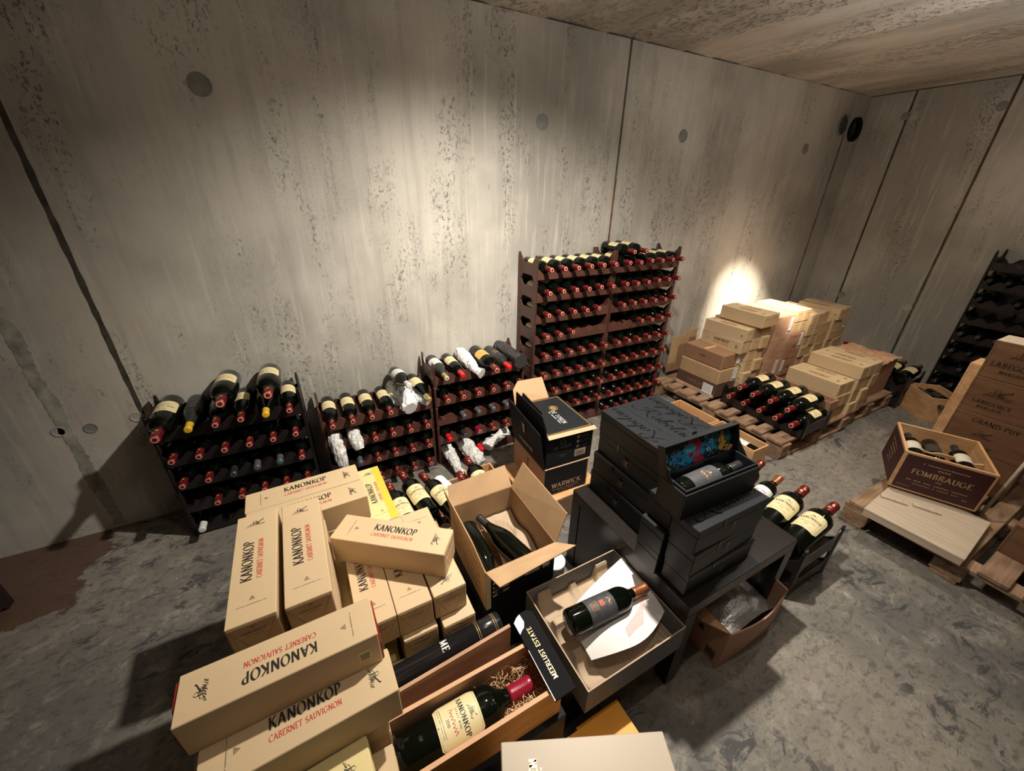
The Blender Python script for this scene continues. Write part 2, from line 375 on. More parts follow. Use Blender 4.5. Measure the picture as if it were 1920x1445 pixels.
# ------------------------------------------------------------------ drawn lettering (flat print)
def arc(cx, cy, rx, ry, a0, a1, n=14): return [(cx + rx * math.cos(R(a0 + (a1 - a0) * i / n)), cy + ry * math.sin(R(a0 + (a1 - a0) * i / n))) for i in range(n + 1)]
L_ = lambda *p: list(p)
GL = {  # width, strokes, serif points
 'K': (.80, [L_((.18, 0), (.18, 1)), L_((.70, 1), (.22, .47)), L_((.34, .58), (.78, 0))], [(.18, 0), (.18, 1), (.70, 1), (.76, 0)]),
 'A': (.86, [L_((.10, 0), (.43, 1)), L_((.43, 1), (.76, 0)), L_((.22, .34), (.64, .34))], [(.10, 0), (.76, 0)]),
 'N': (.90, [L_((.16, 0), (.16, 1)), L_((.14, 1), (.74, 0)), L_((.74, 0), (.74, 1))], [(.16, 0), (.12, 1), (.74, 1)]),
 'O': (.92, [arc(.46, .5, .38, .5, 0, 360, 24)], []),
 'P': (.68, [L_((.18, 0), (.18, 1)), L_((.18, 1), (.34, 1)) + arc(.34, .74, .28, .26, 90, -90, 10) + L_((.18, .48))], [(.18, 0), (.18, 1)]),
 'C': (.78, [arc(.46, .5, .38, .5, 50, 310, 20)], []),
 'B': (.70, [L_((.18, 0), (.18, 1)), L_((.18, 1), (.32, 1)) + arc(.32, .77, .23, .23, 90, -90, 8) + L_((.18, .54)), L_((.32, .54)) + arc(.34, .27, .28, .27, 90, -90, 8) + L_((.18, 0))], [(.12, 0), (.12, 1)]),
 'E': (.66, [L_((.18, 0), (.18, 1)), L_((.18, 1), (.58, 1), (.58, .86)), L_((.18, .52), (.50, .52)), L_((.18, 0), (.60, 0), (.60, .15))], [(.14, 0), (.14, 1)]),
 'R': (.74, [L_((.18, 0), (.18, 1)), L_((.18, 1), (.34, 1)) + arc(.34, .75, .26, .25, 90, -90, 10) + L_((.18, .50)), L_((.36, .50), (.72, 0))], [(.18, 0), (.18, 1), (.72, 0)]),
 'T': (.74, [L_((.37, 0), (.37, 1)), L_((.06, .86), (.06, 1), (.68, 1), (.68, .86))], [(.37, 0)]),
 'S': (.60, [arc(.30, .75, .20, .25, 30, 250, 10) + arc(.30, .26, .23, .26, 80, -150, 12)], []),
 'U': (.82, [L_((.16, 1), (.16, .34)) + arc(.42, .32, .26, .32, 180, 360, 12) + L_((.68, 1))], [(.16, 1), (.68, 1)]),
 'V': (.82, [L_((.08, 1), (.42, 0)), L_((.42, 0), (.74, 1))], [(.08, 1), (.74, 1)]),
 'I': (.36, [L_((.18, 0), (.18, 1))], [(.18, 0), (.18, 1)]),
 'G': (.88, [arc(.46, .5, .38, .5, 50, 330, 20) + L_((.78, .46)), L_((.60, .46), (.86, .46))], []),
 'W': (1.1, [L_((.06, 1), (.30, 0)), L_((.30, 0), (.54, 1)), L_((.54, 1), (.80, 0)), L_((.80, 0), (1.02, 1))], [(.06, 1), (1.02, 1)]),
 'D': (.86, [L_((.18, 0), (.18, 1)), L_((.18, 1), (.34, 1)) + arc(.34, .5, .42, .5, 90, -90, 14) + L_((.18, 0))], [(.14, 0), (.14, 1)]),
 'M': (1.0, [L_((.14, 0), (.16, 1)), L_((.16, 1), (.48, .05)), L_((.48, .05), (.82, 1)), L_((.82, 1), (.86, 0))], [(.14, 0), (.14, 1), (.84, 1), (.86, 0)]),
 'L': (.62, [L_((.18, 0), (.18, 1)), L_((.18, 0), (.58, 0), (.58, .16))], [(.14, 0), (.18, 1)]),
 'F': (.62, [L_((.18, 0), (.18, 1)), L_((.18, 1), (.58, 1), (.58, .86)), L_((.18, .52), (.50, .52))], [(.18, 0), (.14, 1)]),
 'H': (.88, [L_((.16, 0), (.16, 1)), L_((.72, 0), (.72, 1)), L_((.16, .52), (.72, .52))], [(.16, 0), (.16, 1), (.72, 0), (.72, 1)]),
 'X': (.84, [L_((.10, 1), (.74, 0)), L_((.70, 1), (.12, 0))], [(.10, 1), (.70, 1), (.12, 0), (.74, 0)]),
 'Y': (.8, [L_((.08, 1), (.40, .48)), L_((.72, 1), (.40, .48)), L_((.40, .48), (.40, 0))], [(.08, 1), (.72, 1), (.40, 0)]),
 '0': (.62, [arc(.31, .5, .23, .5, 0, 360, 20)], []),
 '1': (.42, [L_((.08, .82), (.24, 1), (.24, 0))], [(.24, 0)]),
 '2': (.6, [arc(.28, .74, .22, .26, 160, -30, 10) + L_((.08, 0), (.54, 0))], []),
 '8': (.6, [arc(.30, .76, .18, .24, -90, 270, 14), arc(.30, .27, .23, .27, 90, 450, 14)], []),
 '6': (.6, [L_((.50, .95)) + arc(.30, .5, .22, .5, 100, 190, 8) + arc(.30, .28, .22, .28, 180, 540, 14)], []),
 '.': (.3, [L_((.1, .02), (.18, .02))], []), '-': (.45, [L_((.08, .42), (.38, .42))], []), ' ': (.45, [], []),
}
def pen(mb, pts, thick, thin, phi, mi, X):
    P_ = [Vector(p) for p in pts]; n = len(P_); vs = []
    for i in range(n):
        d = (P_[min(n - 1, i + 1)] - P_[max(0, i - 1)])
        if d.length < 1e-9: d = Vector((1, 0))
        d.normalize(); th = math.atan2(d.y, d.x)
        wd = thin + thick * abs(math.sin(th - phi)); nn = Vector((-d.y, d.x)) * wd / 2
        a = P_[i] + nn; b = P_[i] - nn; vs += [(a.x, a.y, 0), (b.x, b.y, 0)]
    mb.add(vs, [(2 * i, 2 * i + 1, 2 * i + 3, 2 * i + 2) for i in range(n - 1)], mi, X=X)
def text_w(t, h, sp=.08): return sum(GL[c][0] * h + sp * h for c in t) - sp * h
def text(mb, t, h, x, y, mi=0, X=None, sp=.08, thick=.15, thin=.035, ital=0, serif=True):
    """draws centred at x, baseline y, in the XY plane of X"""
    X = X or Matrix(); cx = x - text_w(t, h, sp) / 2
    for c in t:
        wd, st, sf = GL[c]
        T = X @ Matrix.Translation((cx, y, 0)) @ Matrix(((h, ital * h, 0, 0), (0, h, 0, 0), (0, 0, 1, 0), (0, 0, 0, 1)))
        for s_ in st: pen(mb, s_, thick, thin, R(18), mi, T)
        if serif:
            for px, py in sf: mb.add([(px - .13, py - .018, 0), (px + .13, py - .018, 0), (px + .13, py + .018, 0), (px - .13, py + .018, 0)], [(0, 1, 2, 3)], mi, X=T)
        cx += wd * h + sp * h
def microtext(mb, x, y, wd, h, mi, X, n=18, seed=1):
    rnd = random.Random(seed); cx = x - wd / 2; step = wd / n
    for i in range(n):
        if rnd.random() < .12: continue
        mb.add([(cx + i * step, y, 0), (cx + (i + .68) * step, y, 0), (cx + (i + .68) * step, y + h * rnd.uniform(.6, 1), 0), (cx + i * step, y + h * rnd.uniform(.6, 1), 0)], [(0, 1, 2, 3)], mi, X=X)
def smooth(pts, k=6):
    out = []
    n = len(pts)
    for i in range(n - 1):
        p0, p1, p2, p3 = [Vector(pts[max(0, min(n - 1, j))]) for j in (i - 1, i, i + 1, i + 2)]
        for t_ in range(k):
            t = t_ / k
            out.append(tuple(.5 * ((2 * p1) + (p2 - p0) * t + (2 * p0 - 5 * p1 + 4 * p2 - p3) * t * t + (3 * p1 - p0 - 3 * p2 + p3) * t ** 3)))
    out.append(tuple(pts[-1])); return out
SCRIPT = {  # lower-case joined hand, x-height 1
 'a': (1.15, [[(.85, .85), (.55, 1), (.2, .7), (.1, .3), (.3, 0), (.6, .2), (.85, .9), (.8, .3), (.9, 0), (1.2, .3)]]),
 'b': (1.0, [[(-.05, .3), (.3, 1.1), (.45, 2.1), (.25, 2.2), (.12, 1), (.2, 0), (.6, .05), (.75, .6), (.55, .9), (.35, .7)], [(.55, .9), (1.0, .7)]]),
 'e': (.85, [[(-.05, .3), (.4, .5), (.6, .85), (.35, 1), (.12, .6), (.2, .05), (.5, 0), (.9, .3)]]),
 'l': (.62, [[(-.05, .3), (.35, 1.2), (.45, 2.1), (.25, 2.15), (.12, .9), (.22, .02), (.65, .3)]]),
 'i': (.6, [[(-.05, .3), (.22, 1), (.15, .3), (.28, 0), (.62, .3)], [(.3, 1.35), (.34, 1.42)]]),
 's': (.75, [[(-.05, .3), (.35, 1.05), (.25, .75), (.5, .4), (.45, .05), (.1, .02)]]),
 'R': (2.0, [[(-.9, .5), (-1.2, .1), (-.8, -.35), (-.1, -.2), (.35, .8), (.75, 2.2), (.35, 1.9), (-.3, 1.3), (-.2, 1.9), (.6, 2.4), (1.5, 2.3), (1.6, 1.7), (1.0, 1.15), (.55, 1.1), (1.0, .6), (1.6, -.2), (2.2, -.6)]]),
}
def script(mb, t, h, x, y, mi, X, thick=.16, thin=.03):
    cx = x
    for c in t:
        wd, st = SCRIPT[c]
        T = X @ Matrix.Translation((cx, y, 0)) @ Matrix(((h, .25 * h, 0, 0), (0, h, 0, 0), (0, 0, 1, 0), (0, 0, 0, 1)))
        for s_ in st: pen(mb, smooth(s_), thick, thin, R(35), mi, T)
        cx += wd * h
def emblem(mb, x, y, s, mi, X, seed=3):
    """small sketch: a cannon on its wheel before a gabled house on a hill"""
    T = X @ Matrix.Translation((x, y, 0)) @ Matrix.Scale(s, 4)
    th = .045
    def ln(*p, w_=th): pen(mb, p, w_, w_ * .5, 0, mi, T)
    rnd = random.Random(seed)
    for i in range(16):
        a = -1 + i * .13 + rnd.uniform(-.03, .03); ln((a, -.5 + rnd.uniform(-.08, .08)), (a + .28, -.18 + rnd.uniform(-.1, .12)), w_=.028)
    ln((-1, -.55), (-.6, -.3), (-.35, -.2), w_=.03); ln((.3, -.3), (.8, -.45), (1.1, -.52), w_=.03)
    ln((-.25, -.2), (-.25, .35)); ln((.12, -.2), (.12, .35)); ln((-.3, .35), (-.07, .62), (.18, .35))
    ln((-.15, -.1), (-.15, .2), (.02, .2), (.02, -.1)); ln((-.25, .1), (-.6, .0), (-.6, -.2))
    pen(mb, arc(.3, -.12, .2, .2, 0, 360, 14), .03, .03, 0, mi, T)
    ln((.3, -.3), (.3, .06)); ln((.12, -.12), (.48, -.12))
    for dy in (0, .05, .1): ln((.15, .0 + dy), (.95, .42 + dy * .7), w_=.045)
    mb.add([(.9, .38, 0), (1.02, .44, 0), (.98, .62, 0), (.86, .54, 0)], [(0, 1, 2, 3)], mi, X=T)
def triangles(mb, x, y, s, mi, X):
    for r in range(4):
        for k in range(r + 1):
            cx, cy = x + (k - r / 2) * s * .26, y + (1.5 - r) * s * .24
            mb.add([(cx - s * .11, cy - s * .09, 0), (cx + s * .11, cy - s * .09, 0), (cx, cy + s * .12, 0)], [(0, 1, 2)], mi, X=X)
def barcode(mb, x, y, wd, h, X, mi_w, mi_k, seed=2, rows=1):
    mb.add([(x - wd / 2, y - h / 2, 0), (x + wd / 2, y - h / 2, 0), (x + wd / 2, y + h / 2, 0), (x - wd / 2, y + h / 2, 0)], [(0, 1, 2, 3)], mi_w, X=X)
    rnd = random.Random(seed); X2 = X @ Matrix.Translation((0, 0, .0003)); cx = x - wd * .38
    while cx < x + wd * .36:
        b = rnd.uniform(.015, .05) * wd; mb.add([(cx, y - h * .38, 0), (cx + b, y - h * .38, 0), (cx + b, y + h * .25, 0), (cx, y + h * .25, 0)], [(0, 1, 2, 3)], mi_k, X=X2)
        cx += b + rnd.uniform(.02, .05) * wd
# face frames of a box centred on its base: top, front (-y), back, left (-x), right
EPS = .0006
def FT(z): return TR(0, 0, z + EPS)
def FF(y): return TR(0, y - EPS, 0, rx=PI / 2)
def FL(x): return TR(x - EPS, 0, 0, rx=PI / 2, rz=-PI / 2)
def FR(x): return TR(x + EPS, 0, 0, rx=PI / 2, rz=PI / 2)
def FB(y): return TR(0, y + EPS, 0, rx=PI / 2, rz=PI)

# ------------------------------------------------------------------ the room
WY, WX, H = 2.376, 5.087, 2.502
BX0, BY0 = -3.6, -3.2
def structure(o): o['kind'] = 'structure'; return o
mb = MB(); mb.box(BX0 - .2, WX + .2, BY0 - .2, WY + .2, -.12, 0); structure(mb.build('floor', M['floor']))
# long wall, cast in panels: bays between recessed joints are slabs that stand proud of the joint
def wall(name, axis, at, edges, thick_dir, m):
    """a wall of concrete panels with recessed vertical joints"""
    b = MB(); 
    if axis == 'x': b.box(edges[0], edges[-1], at + .012, at + .2, 0, H + .1)
    else: b.box(at + .012, at + .2, edges[0], edges[-1], 0, H + .1)
    root = structure(b.build(name, M['joint']))
    g = .008
    for i in range(len(edges) - 1):
        e0, e1 = edges[i] + g, edges[i + 1] - g
        if i == 0: e0 -= g
        if i == len(edges) - 2: e1 += g
        p = MB()
        if axis == 'x': p.box(e0, e1, at, at + .03, .0, H + .0015, bev=.0015)
        else: p.box(at, at + .03, e0, e1, .0, H + .0015, bev=.0015)
        p.build('panel', m, root)
    return root
wa = wall('wall_back', 'x', WY, [BX0, -.817, 2.087, 4.80, WX + .03], 1, M['wall'])
wb = wall('wall_right', 'y', WX, [BY0, -.43, .19, .81, 1.431, 2.052, WY + .02], 1, M['wall'])
b = MB(); b.box(BX0 - .15, BX0, BY0, WY + .2, 0, H + .1); structure(b.build('wall_left', M['wall']))
b = MB(); b.box(BX0, WX + .2, BY0 - .15, BY0, 0, H + .1); structure(b.build('wall_front', M['wall']))
# ceiling with shallow board ridges running away to the long wall
ridges = []; x = BX0 - .1; rnd = random.Random(5)
prof = []
while x < WX + .2:
    wd = rnd.uniform(.22, .42); dz = rnd.uniform(.0, .007)
    prof += [(x, H + .002), (x + wd * .12, H + .004 + dz), (x + wd * .8, H + .002 + dz * .8), (x + wd, H + .001)]; x += wd + .02
b = MB(); b.strip([(p[0], H + .15) for p in prof], prof, BY0 - .15, WY + .2, 1); structure(b.build('ceiling', M['ceil']))
# rust line and dark line down the joints, formwork plugs and pipes
b = MB(); rr = random.Random(3)
def joint_line(x0, z0, z1, wd, seed, axis='x', at=WY):
    q = MB(); rd = random.Random(seed); a, c_ = [], []; n = 40
    for i in range(n + 1):
        z = z0 + (z1 - z0) * i / n; ww = wd * rd.uniform(.7, 1.15); sh = rd.uniform(-.0012, .0012)
        a.append((x0 + sh - ww / 2, z)); c_.append((x0 + sh + ww / 2, z))
    if axis == 'x': q.strip(a, c_, at - .0012, at + .013, 1)
    else: q.strip(a, c_, at - .0012, at + .013, 0)
    return q
structure(joint_line(2.087, .05, 1.75, .016, 1).build('trim_1', M['rust']))
structure(joint_line(4.803, .05, 2.2, .012, 2).build('trim_2', M['rust']))
structure(joint_line(2.052, .4, 2.4, .015, 4, 'y', WX).build('trim_3', M['joint']))
structure(joint_line(1.431, .4, 2.4, .018, 5, 'y', WX).build('trim_4', M['joint2']))
structure(joint_line(-.817, .55, 2.4, .022, 6).build('trim_5', M['joint']))
q = MB(); rd = random.Random(8); L1_, R1_ = [], []
for i in range(150):
    z = .02 + 1.75 * i / 149; n1_ = noise.noise(Vector((z * 5, 1, 0))) * .016; n2_ = noise.noise(Vector((z * 6, 7, 0))) * .016
    L1_.append((-1.128 + n1_ + rd.uniform(-.005, .005), z)); R1_.append((-1.078 + n2_ + rd.uniform(-.005, .005), z))
q.strip(L1_, R1_, WY - .0015, WY + .004, 1); structure(q.build('trim_6', M['seam']))
def disc(r, d=.006, ring=True):
    m_ = MB(); m_.lathe([(0, r), (d, r * .98)], 24)
    return m_
def plug(x, z, r, wallk, m, lab):
    m_ = MB(); pr = [(0, r * 1.0), (.003, r), (.003, r * .82), (.0015, r * .78)]
    m_.lathe(pr, 24, smooth=False)
    o = m_.build('formwork_plug', M[m])
    if wallk == 'A': o.location = (x, WY, z)
    else: o.location = (WX, x, z); o.rotation_euler = (0, 0, -PI / 2)
    return tag(o, lab, 'plug', 'formwork plugs in the concrete walls')
for i, (x_, z_, m_, lb) in enumerate([(-.193, 2.039, 'plug', 'large grey round plug high on long wall, far left'), (1.47, 2.036, 'plug', 'grey plug high on long wall above middle racks'),
        (2.671, 2.04, 'plug', 'grey plug high on long wall right of rusty joint'), (4.244, 2.042, 'plug', 'grey plug high on long wall left of the pipes'),
        (-.844, .622, 'plug2', 'pale plug beside top of leftmost rack'), (-1.129, .617, 'plug2', 'pale solid plug low on wall, leftmost'), (-1.02, .606, 'plug', 'faint ring plug between two pale plugs low left')]):
    plug(x_, z_, .042 if i < 4 else .026, 'A', m_, lb)
for y_, z_, m_, lb in [(2.066, 2.317, 'plug', 'grey plug high on end wall beside first joint'), (2.005, 2.31, 'plug2', 'pale plug high on end wall right of first joint'), (1.47, 2.314, 'plug', 'grey plug high on end wall by second joint'),
        (2.09, .729, 'plug2', 'pale ring plug low on end wall beside first joint'), (2.03, .727, 'plug', 'faint ring plug low on end wall after first joint'), (1.47, .728, 'plug2', 'pale ring plug low on end wall by second joint')]:
    plug(y_, z_, .034, 'B', m_, lb)
t = thing('wall_pipe', (4.94, WY, 2.235), 0, 'black open pipe end in long wall nearest the corner', 'pipe')
m_ = MB(); m_.lathe([(-.002, .098), (.022, .098), (.022, .086), (-.002, .082)], 32, smooth=False); m_.build('flange', M['black'], t)
m_ = MB(); m_.lathe([(.001, .082), (.004, .080)], 32); m_.build('opening', M['blackgloss'], t)
t = thing('wall_pipe', (4.72, WY, 2.255), 0, 'grey capped pipe end in long wall left of black one', 'pipe')
m_ = MB(); m_.lathe([(-.002, .085), (.014, .085), (.014, .074), (-.002, .072)], 32, smooth=False); m_.build('flange', M['plug'], t)
m_ = MB(); m_.lathe([(.001, .072), (.006, .070)], 32); m_.build('cap', M['labelgrey'], t)
# ceiling spotlights that light the cellar; the last two are added fill
for i, (lo, ta, pw, an, bl, cl) in enumerate(LAMPS):
    spot('spot_light', lo, ta, pw, an, bl, cl)
    t = thing('ceiling_spotlight', (lo[0], lo[1], H), 0, ['round ceiling spotlight above the middle of the racks', 'round ceiling spotlight above the carton pile', 'round ceiling spotlight above the pallet stacks',
        'added fill lamp above the right pallet', 'added fill lamp behind the viewer'][i], 'lamp')
    m_ = MB(); m_.lathe([(0, .05), (.012, .05), (.012, .040), (0, .040)], 24, X=TR(rx=PI / 2)); m_.build('ring', M['plug'], t)
    m_ = MB(); m_.box(-.03, .03, -.03, .03, -.006, .0); m_.build('reflector', M['plug2'], t)

# ------------------------------------------------------------------ racks
RW, RD, RH = .635, .235, .144
def cellx(k): return .060 + .103 * k
def wave(x, lo, hi):
    u = (x - cellx(0)) / .103
    return lo + (hi - lo) * (.5 - .5 * math.cos(2 * PI * u)) ** .8 
_rm = {}
def rack_meshes(d, cells=6):
    if (d, cells) in _rm: return _rm[(d, cells)]
    RW = .12 + .103 * (cells - 1)
    n = 66; xs = [.006 + (RW - .012) * i / n for i in range(n + 1)]
    fr = MB(); fr.strip([(x, wave(x, .042, .078)) for x in xs], [(x, .012 + .006 * math.sin(PI * (x / RW))) for x in xs], .001, .010, 1)
    fr.box(.006, RW - .006, .001, .022, .010, .016)
    br = MB(); br.strip([(x, wave(x, .050, .092)) for x in xs], [(x, .012) for x in xs], d - .010, d - .002, 1)
    sh = MB(); sh.strip([(x, wave(x, .040, .062)) for x in xs], [(x, wave(x, .036, .056)) for x in xs], .010, d - .010, 1)
    sp = MB()
    e = .040
    poly = [(0, 0), (e, 0), (e + .012, .020), (e + .024, .030), (d - e - .024, .030), (d - e - .012, .020), (d - e, 0), (d, 0), (d, RH + .013), (d - .022, RH + .015), (d - .030, RH - .002),
            (d - e, RH - .012), (d - e - .022, RH - .040), (e + .022, RH - .040), (e, RH - .012), (.030, RH - .002), (.022, RH + .015), (0, RH + .013)]
    sp.prism(poly, .003, .009, 0)
    sp.box(0, .014, 0, .026, .0, RH - .0015, bev=.002); sp.box(0, .014, d - .026, d, .0, RH - .0015, bev=.002)
    sp.box(.002, .012, .002, .016, RH - .002, RH + .013, bev=.001); sp.box(.002, .012, d - .016, d - .002, RH - .002, RH + .013, bev=.001)
    sp2 = MB(); sp2.add([(RW - v[0], v[1], v[2]) for v in sp.v], sp.f)
    _rm[(d, cells)] = [(fr, 'front_rail'), (br, 'back_rail'), (sh, 'shelf'), (sp, 'side_panel'), (sp2, 'side_panel')]
    return _rm[(d, cells)]
_rmesh = {}
def rack(x, y, z, rz, tiers, label, d=RD, m='rack', group=None, cells=6):
    t = thing('wine_rack', (x, y, z), rz, label, 'wine rack', group)
    for k in range(tiers):
        for i, (q, nm) in enumerate(rack_meshes(d, cells)):
            key = (d, i, m, cells)
            if key not in _rmesh: o = q.build(nm, M[m], t); _rmesh[key] = o.data
            else: o = bpy.data.objects.new(nm, _rmesh[key]); C.objects.link(o); o.parent = t
            o.location = (0, 0, RH * k)
    return t

# ------------------------------------------------------------------ bottles (base at the origin, neck to local -Y, label up)
BORD = [(0, .012), (0, .034), (.003, .0385), (.009, .040), (.192, .040), (.206, .0385), (.218, .034), (.229, .0265), (.238, .0195), (.246, .0165), (.300, .0148), (.301, .0160), (.309, .0160), (.311, .0135)]
BURG = [(0, .012), (0, .036), (.003, .041), (.010, .043), (.150, .043), (.175, .0405), (.198, .034), (.222, .0255), (.246, .0185), (.262, .0160), (.300, .0148), (.301, .0162), (.309, .0162), (.311, .0135)]
def wrap_fn(Rr, s0, scale=1): return None
def label_patch(mb, a0, a1, R_, half, mi, octo=.0, n=14):
    """cylinder patch; a = axial range, half = half angle; octo = corner cut"""
    vs = []; na = 6
    for i in range(n + 1):
        th = -half + 2 * half * i / n
        cut = max(0, (abs(th) * R_ - (half * R_ - octo))) if octo else 0
        for j in range(na + 1):
            a = (a0 + cut) + (a1 - a0 - 2 * cut) * j / na
            vs.append((R_ * math.sin(th), -a, R_ * math.cos(th)))
    fs = [(i * (na + 1) + j, (i + 1) * (na + 1) + j, (i + 1) * (na + 1) + j + 1, i * (na + 1) + j + 1) for i in range(n) for j in range(na)]
    mb.add(vs, fs, mi, True)
def wrap_print(flatmb, R_, a_c):
    """bend flat print (x across, y along, towards the neck) round the bottle"""
    out = MB()
    # cut long quads finely enough is not needed: strokes are short
    out.v = [(-(R_ + .0003 + z) * math.sin(x / R_), -(a_c + y), (R_ + .0003 + z) * math.cos(x / R_)) for x, y, z in flatmb.v]
    out.f, out.m, out.sm = flatmb.f, flatmb.m, flatmb.sm
    return out
def bottle(sc=1.0, prof=BORD, glass='glass', cap='capred', lab='label', la=(.070, .158), half=62, octo=.008, detail=1, seg=22, captop='capdisc', fat=1.0, printer=None, foil=True, capstart=.252):
    key = 'b'
    def mk():
        t = bpy.data.objects.new('wine_bottle', None); C.objects.link(t); t.empty_display_size = .05; t['category'] = 'bottle'
        P_ = [(a * sc, r * sc * (fat if r > .03 else (fat + 1) / 2)) for a, r in prof]
        m_ = MB(); m_.lathe(P_, seg); m_.build('glass_body', M[glass], t)
        if cap:
            c_ = MB(); e = .3125 * sc; q = (fat + 1) / 2
            rr_ = [(capstart * sc, .0168 * sc * q), (.258 * sc, .0170 * sc * q), (.297 * sc, .0160 * sc * q), (.3 * sc, .0168 * sc * q), (.308 * sc, .0168 * sc * q), (e, .0155 * sc * q)]
            c_.lathe(rr_, max(12, seg - 6))
            c_.lathe([(e + .0002, .0132 * sc * q), (e + .0010 * sc, .0125 * sc * q)], 14, 1, smooth=False)
            c_.lathe([(e + .0011 * sc, .0075 * sc * q), (e + .0016 * sc, .0070 * sc * q)], 10, 0, smooth=False)
            if foil:
                for (a, th, s_) in ((.272, .15, .006), (.288, -.25, .005)):
                    Rr = .0172 * sc * q
                    vs = [((Rr) * math.sin(th + dx * s_ * sc / Rr), -(a * sc + dy * s_ * sc), Rr * math.cos(th + dx * s_ * sc / Rr)) for dx, dy in ((-1, -.7), (.2, -1), (1, -.2), (.5, 1), (-.6, .6))]
                    c_.add(vs, [(0, 1, 2, 3, 4)], 2)
            c_.build('capsule', [M[cap], M[captop], M['gold']], t)
        if lab:
            l_ = MB(); Rl = .0403 * sc * fat if prof is BORD else .0433 * sc * fat
            label_patch(l_, la[0] * sc, la[1] * sc, Rl, R(half), 0, octo * sc)
            mats = [M[lab], M['ink'], M['inkred'], M['inkgrey'], M['orangeink'], M['redbright']]
            if printer:
                f_ = MB(); printer(f_, sc * fat, (la[1] - la[0]) * sc); w_ = wrap_print(f_, Rl, (la[0] + la[1]) / 2 * sc); l_.add(w_.v, w_.f); l_.m[-len(w_.f):] = w_.m
            l_.build('label', mats, t)
        return t
    return mk
def dense(mb, maxlen=.006):
    return mb
def print_simple(f_, s, h):     # a few lines readable from afar as lettering
    X = Matrix()
    microtext(f_, 0, .004 * s, .060 * s, .005 * s, 1, X, 9, 1); microtext(f_, 0, -.010 * s, .045 * s, .003 * s, 3, X, 14, 2)
    microtext(f_, 0, .024 * s, .02 * s, .006 * s, 3, X, 5, 3)
def print_full(f_, s, h, second='PINOTAGE', year='2018'):
    X = Matrix()
    emblem(f_, 0, .026 * s, .0115 * s, 3, X)
    text(f_, 'KANONKOP', .0092 * s, 0, .005 * s, 1, X, thick=.17)
    text(f_, 'ESTATE WINE', .0034 * s, 0, -.002 * s, 3, X, sp=.25, serif=False)
    for i, ch in enumerate(range(7)):
        pen(f_, smooth([((-.020 + i * .006) * s, -.013 * s), ((-.017 + i * .006) * s, (-.008 + .002 * (i % 3 == 0)) * s), ((-.014 + i * .006) * s, -.013 * s)], 4), .0008 * s, .0003 * s, .5, 2, X)
    text(f_, year, .0052 * s, 0, -.022 * s, 3, X)
    microtext(f_, -.006 * s, -.029 * s, .052 * s, .0014 * s, 3, X, 30, 4); microtext(f_, -.006 * s, -.033 * s, .052 * s, .0014 * s, 3, X, 30, 5)
    triangles(f_, -.0 * s, -.037 * s, .0038 * s, 1, X)
    w2, h2 = .040 * s, h / 2 * .92
    o_ = .007 * s
    pts = [(-w2 + o_, -h2), (w2 - o_, -h2), (w2, -h2 + o_), (w2, h2 - o_), (w2 - o_, h2), (-w2 + o_, h2), (-w2, h2 - o_), (-w2, -h2 + o_), (-w2 + o_, -h2)]
    for i in range(8):
        a, b_ = pts[i], pts[i + 1]; k = 8
        pen(f_, [(a[0] + (b_[0] - a[0]) * j / k, a[1] + (b_[1] - a[1]) * j / k) for j in range(k + 1)], 0, .0004 * s, 0, 3, X)
KINDS = {
 'red': bottle(printer=print_simple),
 'redfull': bottle(sc=1.13, fat=1.04, half=68, la=(.066, .166), octo=.010, printer=print_full, seg=32),
 'magnum': bottle(sc=1.19, fat=1.12, printer=print_simple, seg=28),
 'yellowcap': bottle(prof=BURG, glass='glassdusty', cap='capyellow', captop='capyellow', lab='labeldark', foil=False, printer=print_simple),
 'yellowlabel': bottle(prof=BURG, cap='capyellow', captop='capyellow', lab='labelorange', foil=False, printer=print_simple),
 'whitelabel': bottle(lab='label2', printer=print_simple),
 'dark': bottle(cap='capblack', captop='capgrey', lab='labeldark', foil=False),
 'grey': bottle(prof=BURG, cap='capgrey', captop='capgrey', lab='labeldark', foil=False),
 'green': bottle(prof=BURG, cap='capgrey', captop='teal', lab='labeldark', foil=False),
 'pink': bottle(cap='capmaroon', captop='capdisc', lab='labeldark', foil=False),
 'white': bottle(cap='capwhite', captop='capwhite', lab='label2', foil=False, prof=BURG),
 'bright': bottle(cap='capbright', captop='capbright', lab='label2', foil=False),
 'brightcream': bottle(cap='capbright', captop='capbright', lab='label', foil=False, printer=print_simple),
 'greylab': bottle(sc=1.05, cap='capbright', captop='capbright', lab='labelgrey', foil=False, glass='glassdusty', printer=lambda f_, s, h: (microtext(f_, 0, .01 * s, .03 * s, .014 * s, 4, Matrix(), 4, 3), microtext(f_, 0, -.01 * s, .04 * s, .004 * s, 4, Matrix(), 8, 3))),
 'bigamber': bottle(sc=1.12, fat=1.1, lab='labelorange', la=(.09, .17), half=70, printer=print_simple),
 'goldcap': bottle(prof=BURG, cap='capgold', captop='capgold', lab='label', foil=False),
 'silverlab': bottle(prof=BURG, cap='capgold', captop='capwhite', lab='label2', foil=False, glass='glassdusty', printer=print_simple),
 'plain': bottle(cap='capblack', captop='capblack', lab='labelstripe', foil=False),
}
CAPW = {'red': 'red-capped', 'redfull': 'red-capped', 'magnum': 'red-capped large', 'yellowcap': 'yellow-capped dark', 'yellowlabel': 'yellow-capped amber-labelled', 'whitelabel': 'white-labelled', 'dark': 'black-capped', 'grey': 'grey-capped',
        'green': 'green-capped', 'pink': 'dull maroon-capped', 'white': 'white-capped', 'bright': 'bright-red-capped', 'brightcream': 'bright-red-capped cream-labelled', 'greylab': 'grey-labelled red-capped', 'bigamber': 'large amber-labelled',
        'goldcap': 'gold-capped', 'silverlab': 'silver-labelled', 'plain': 'pale-labelled'}
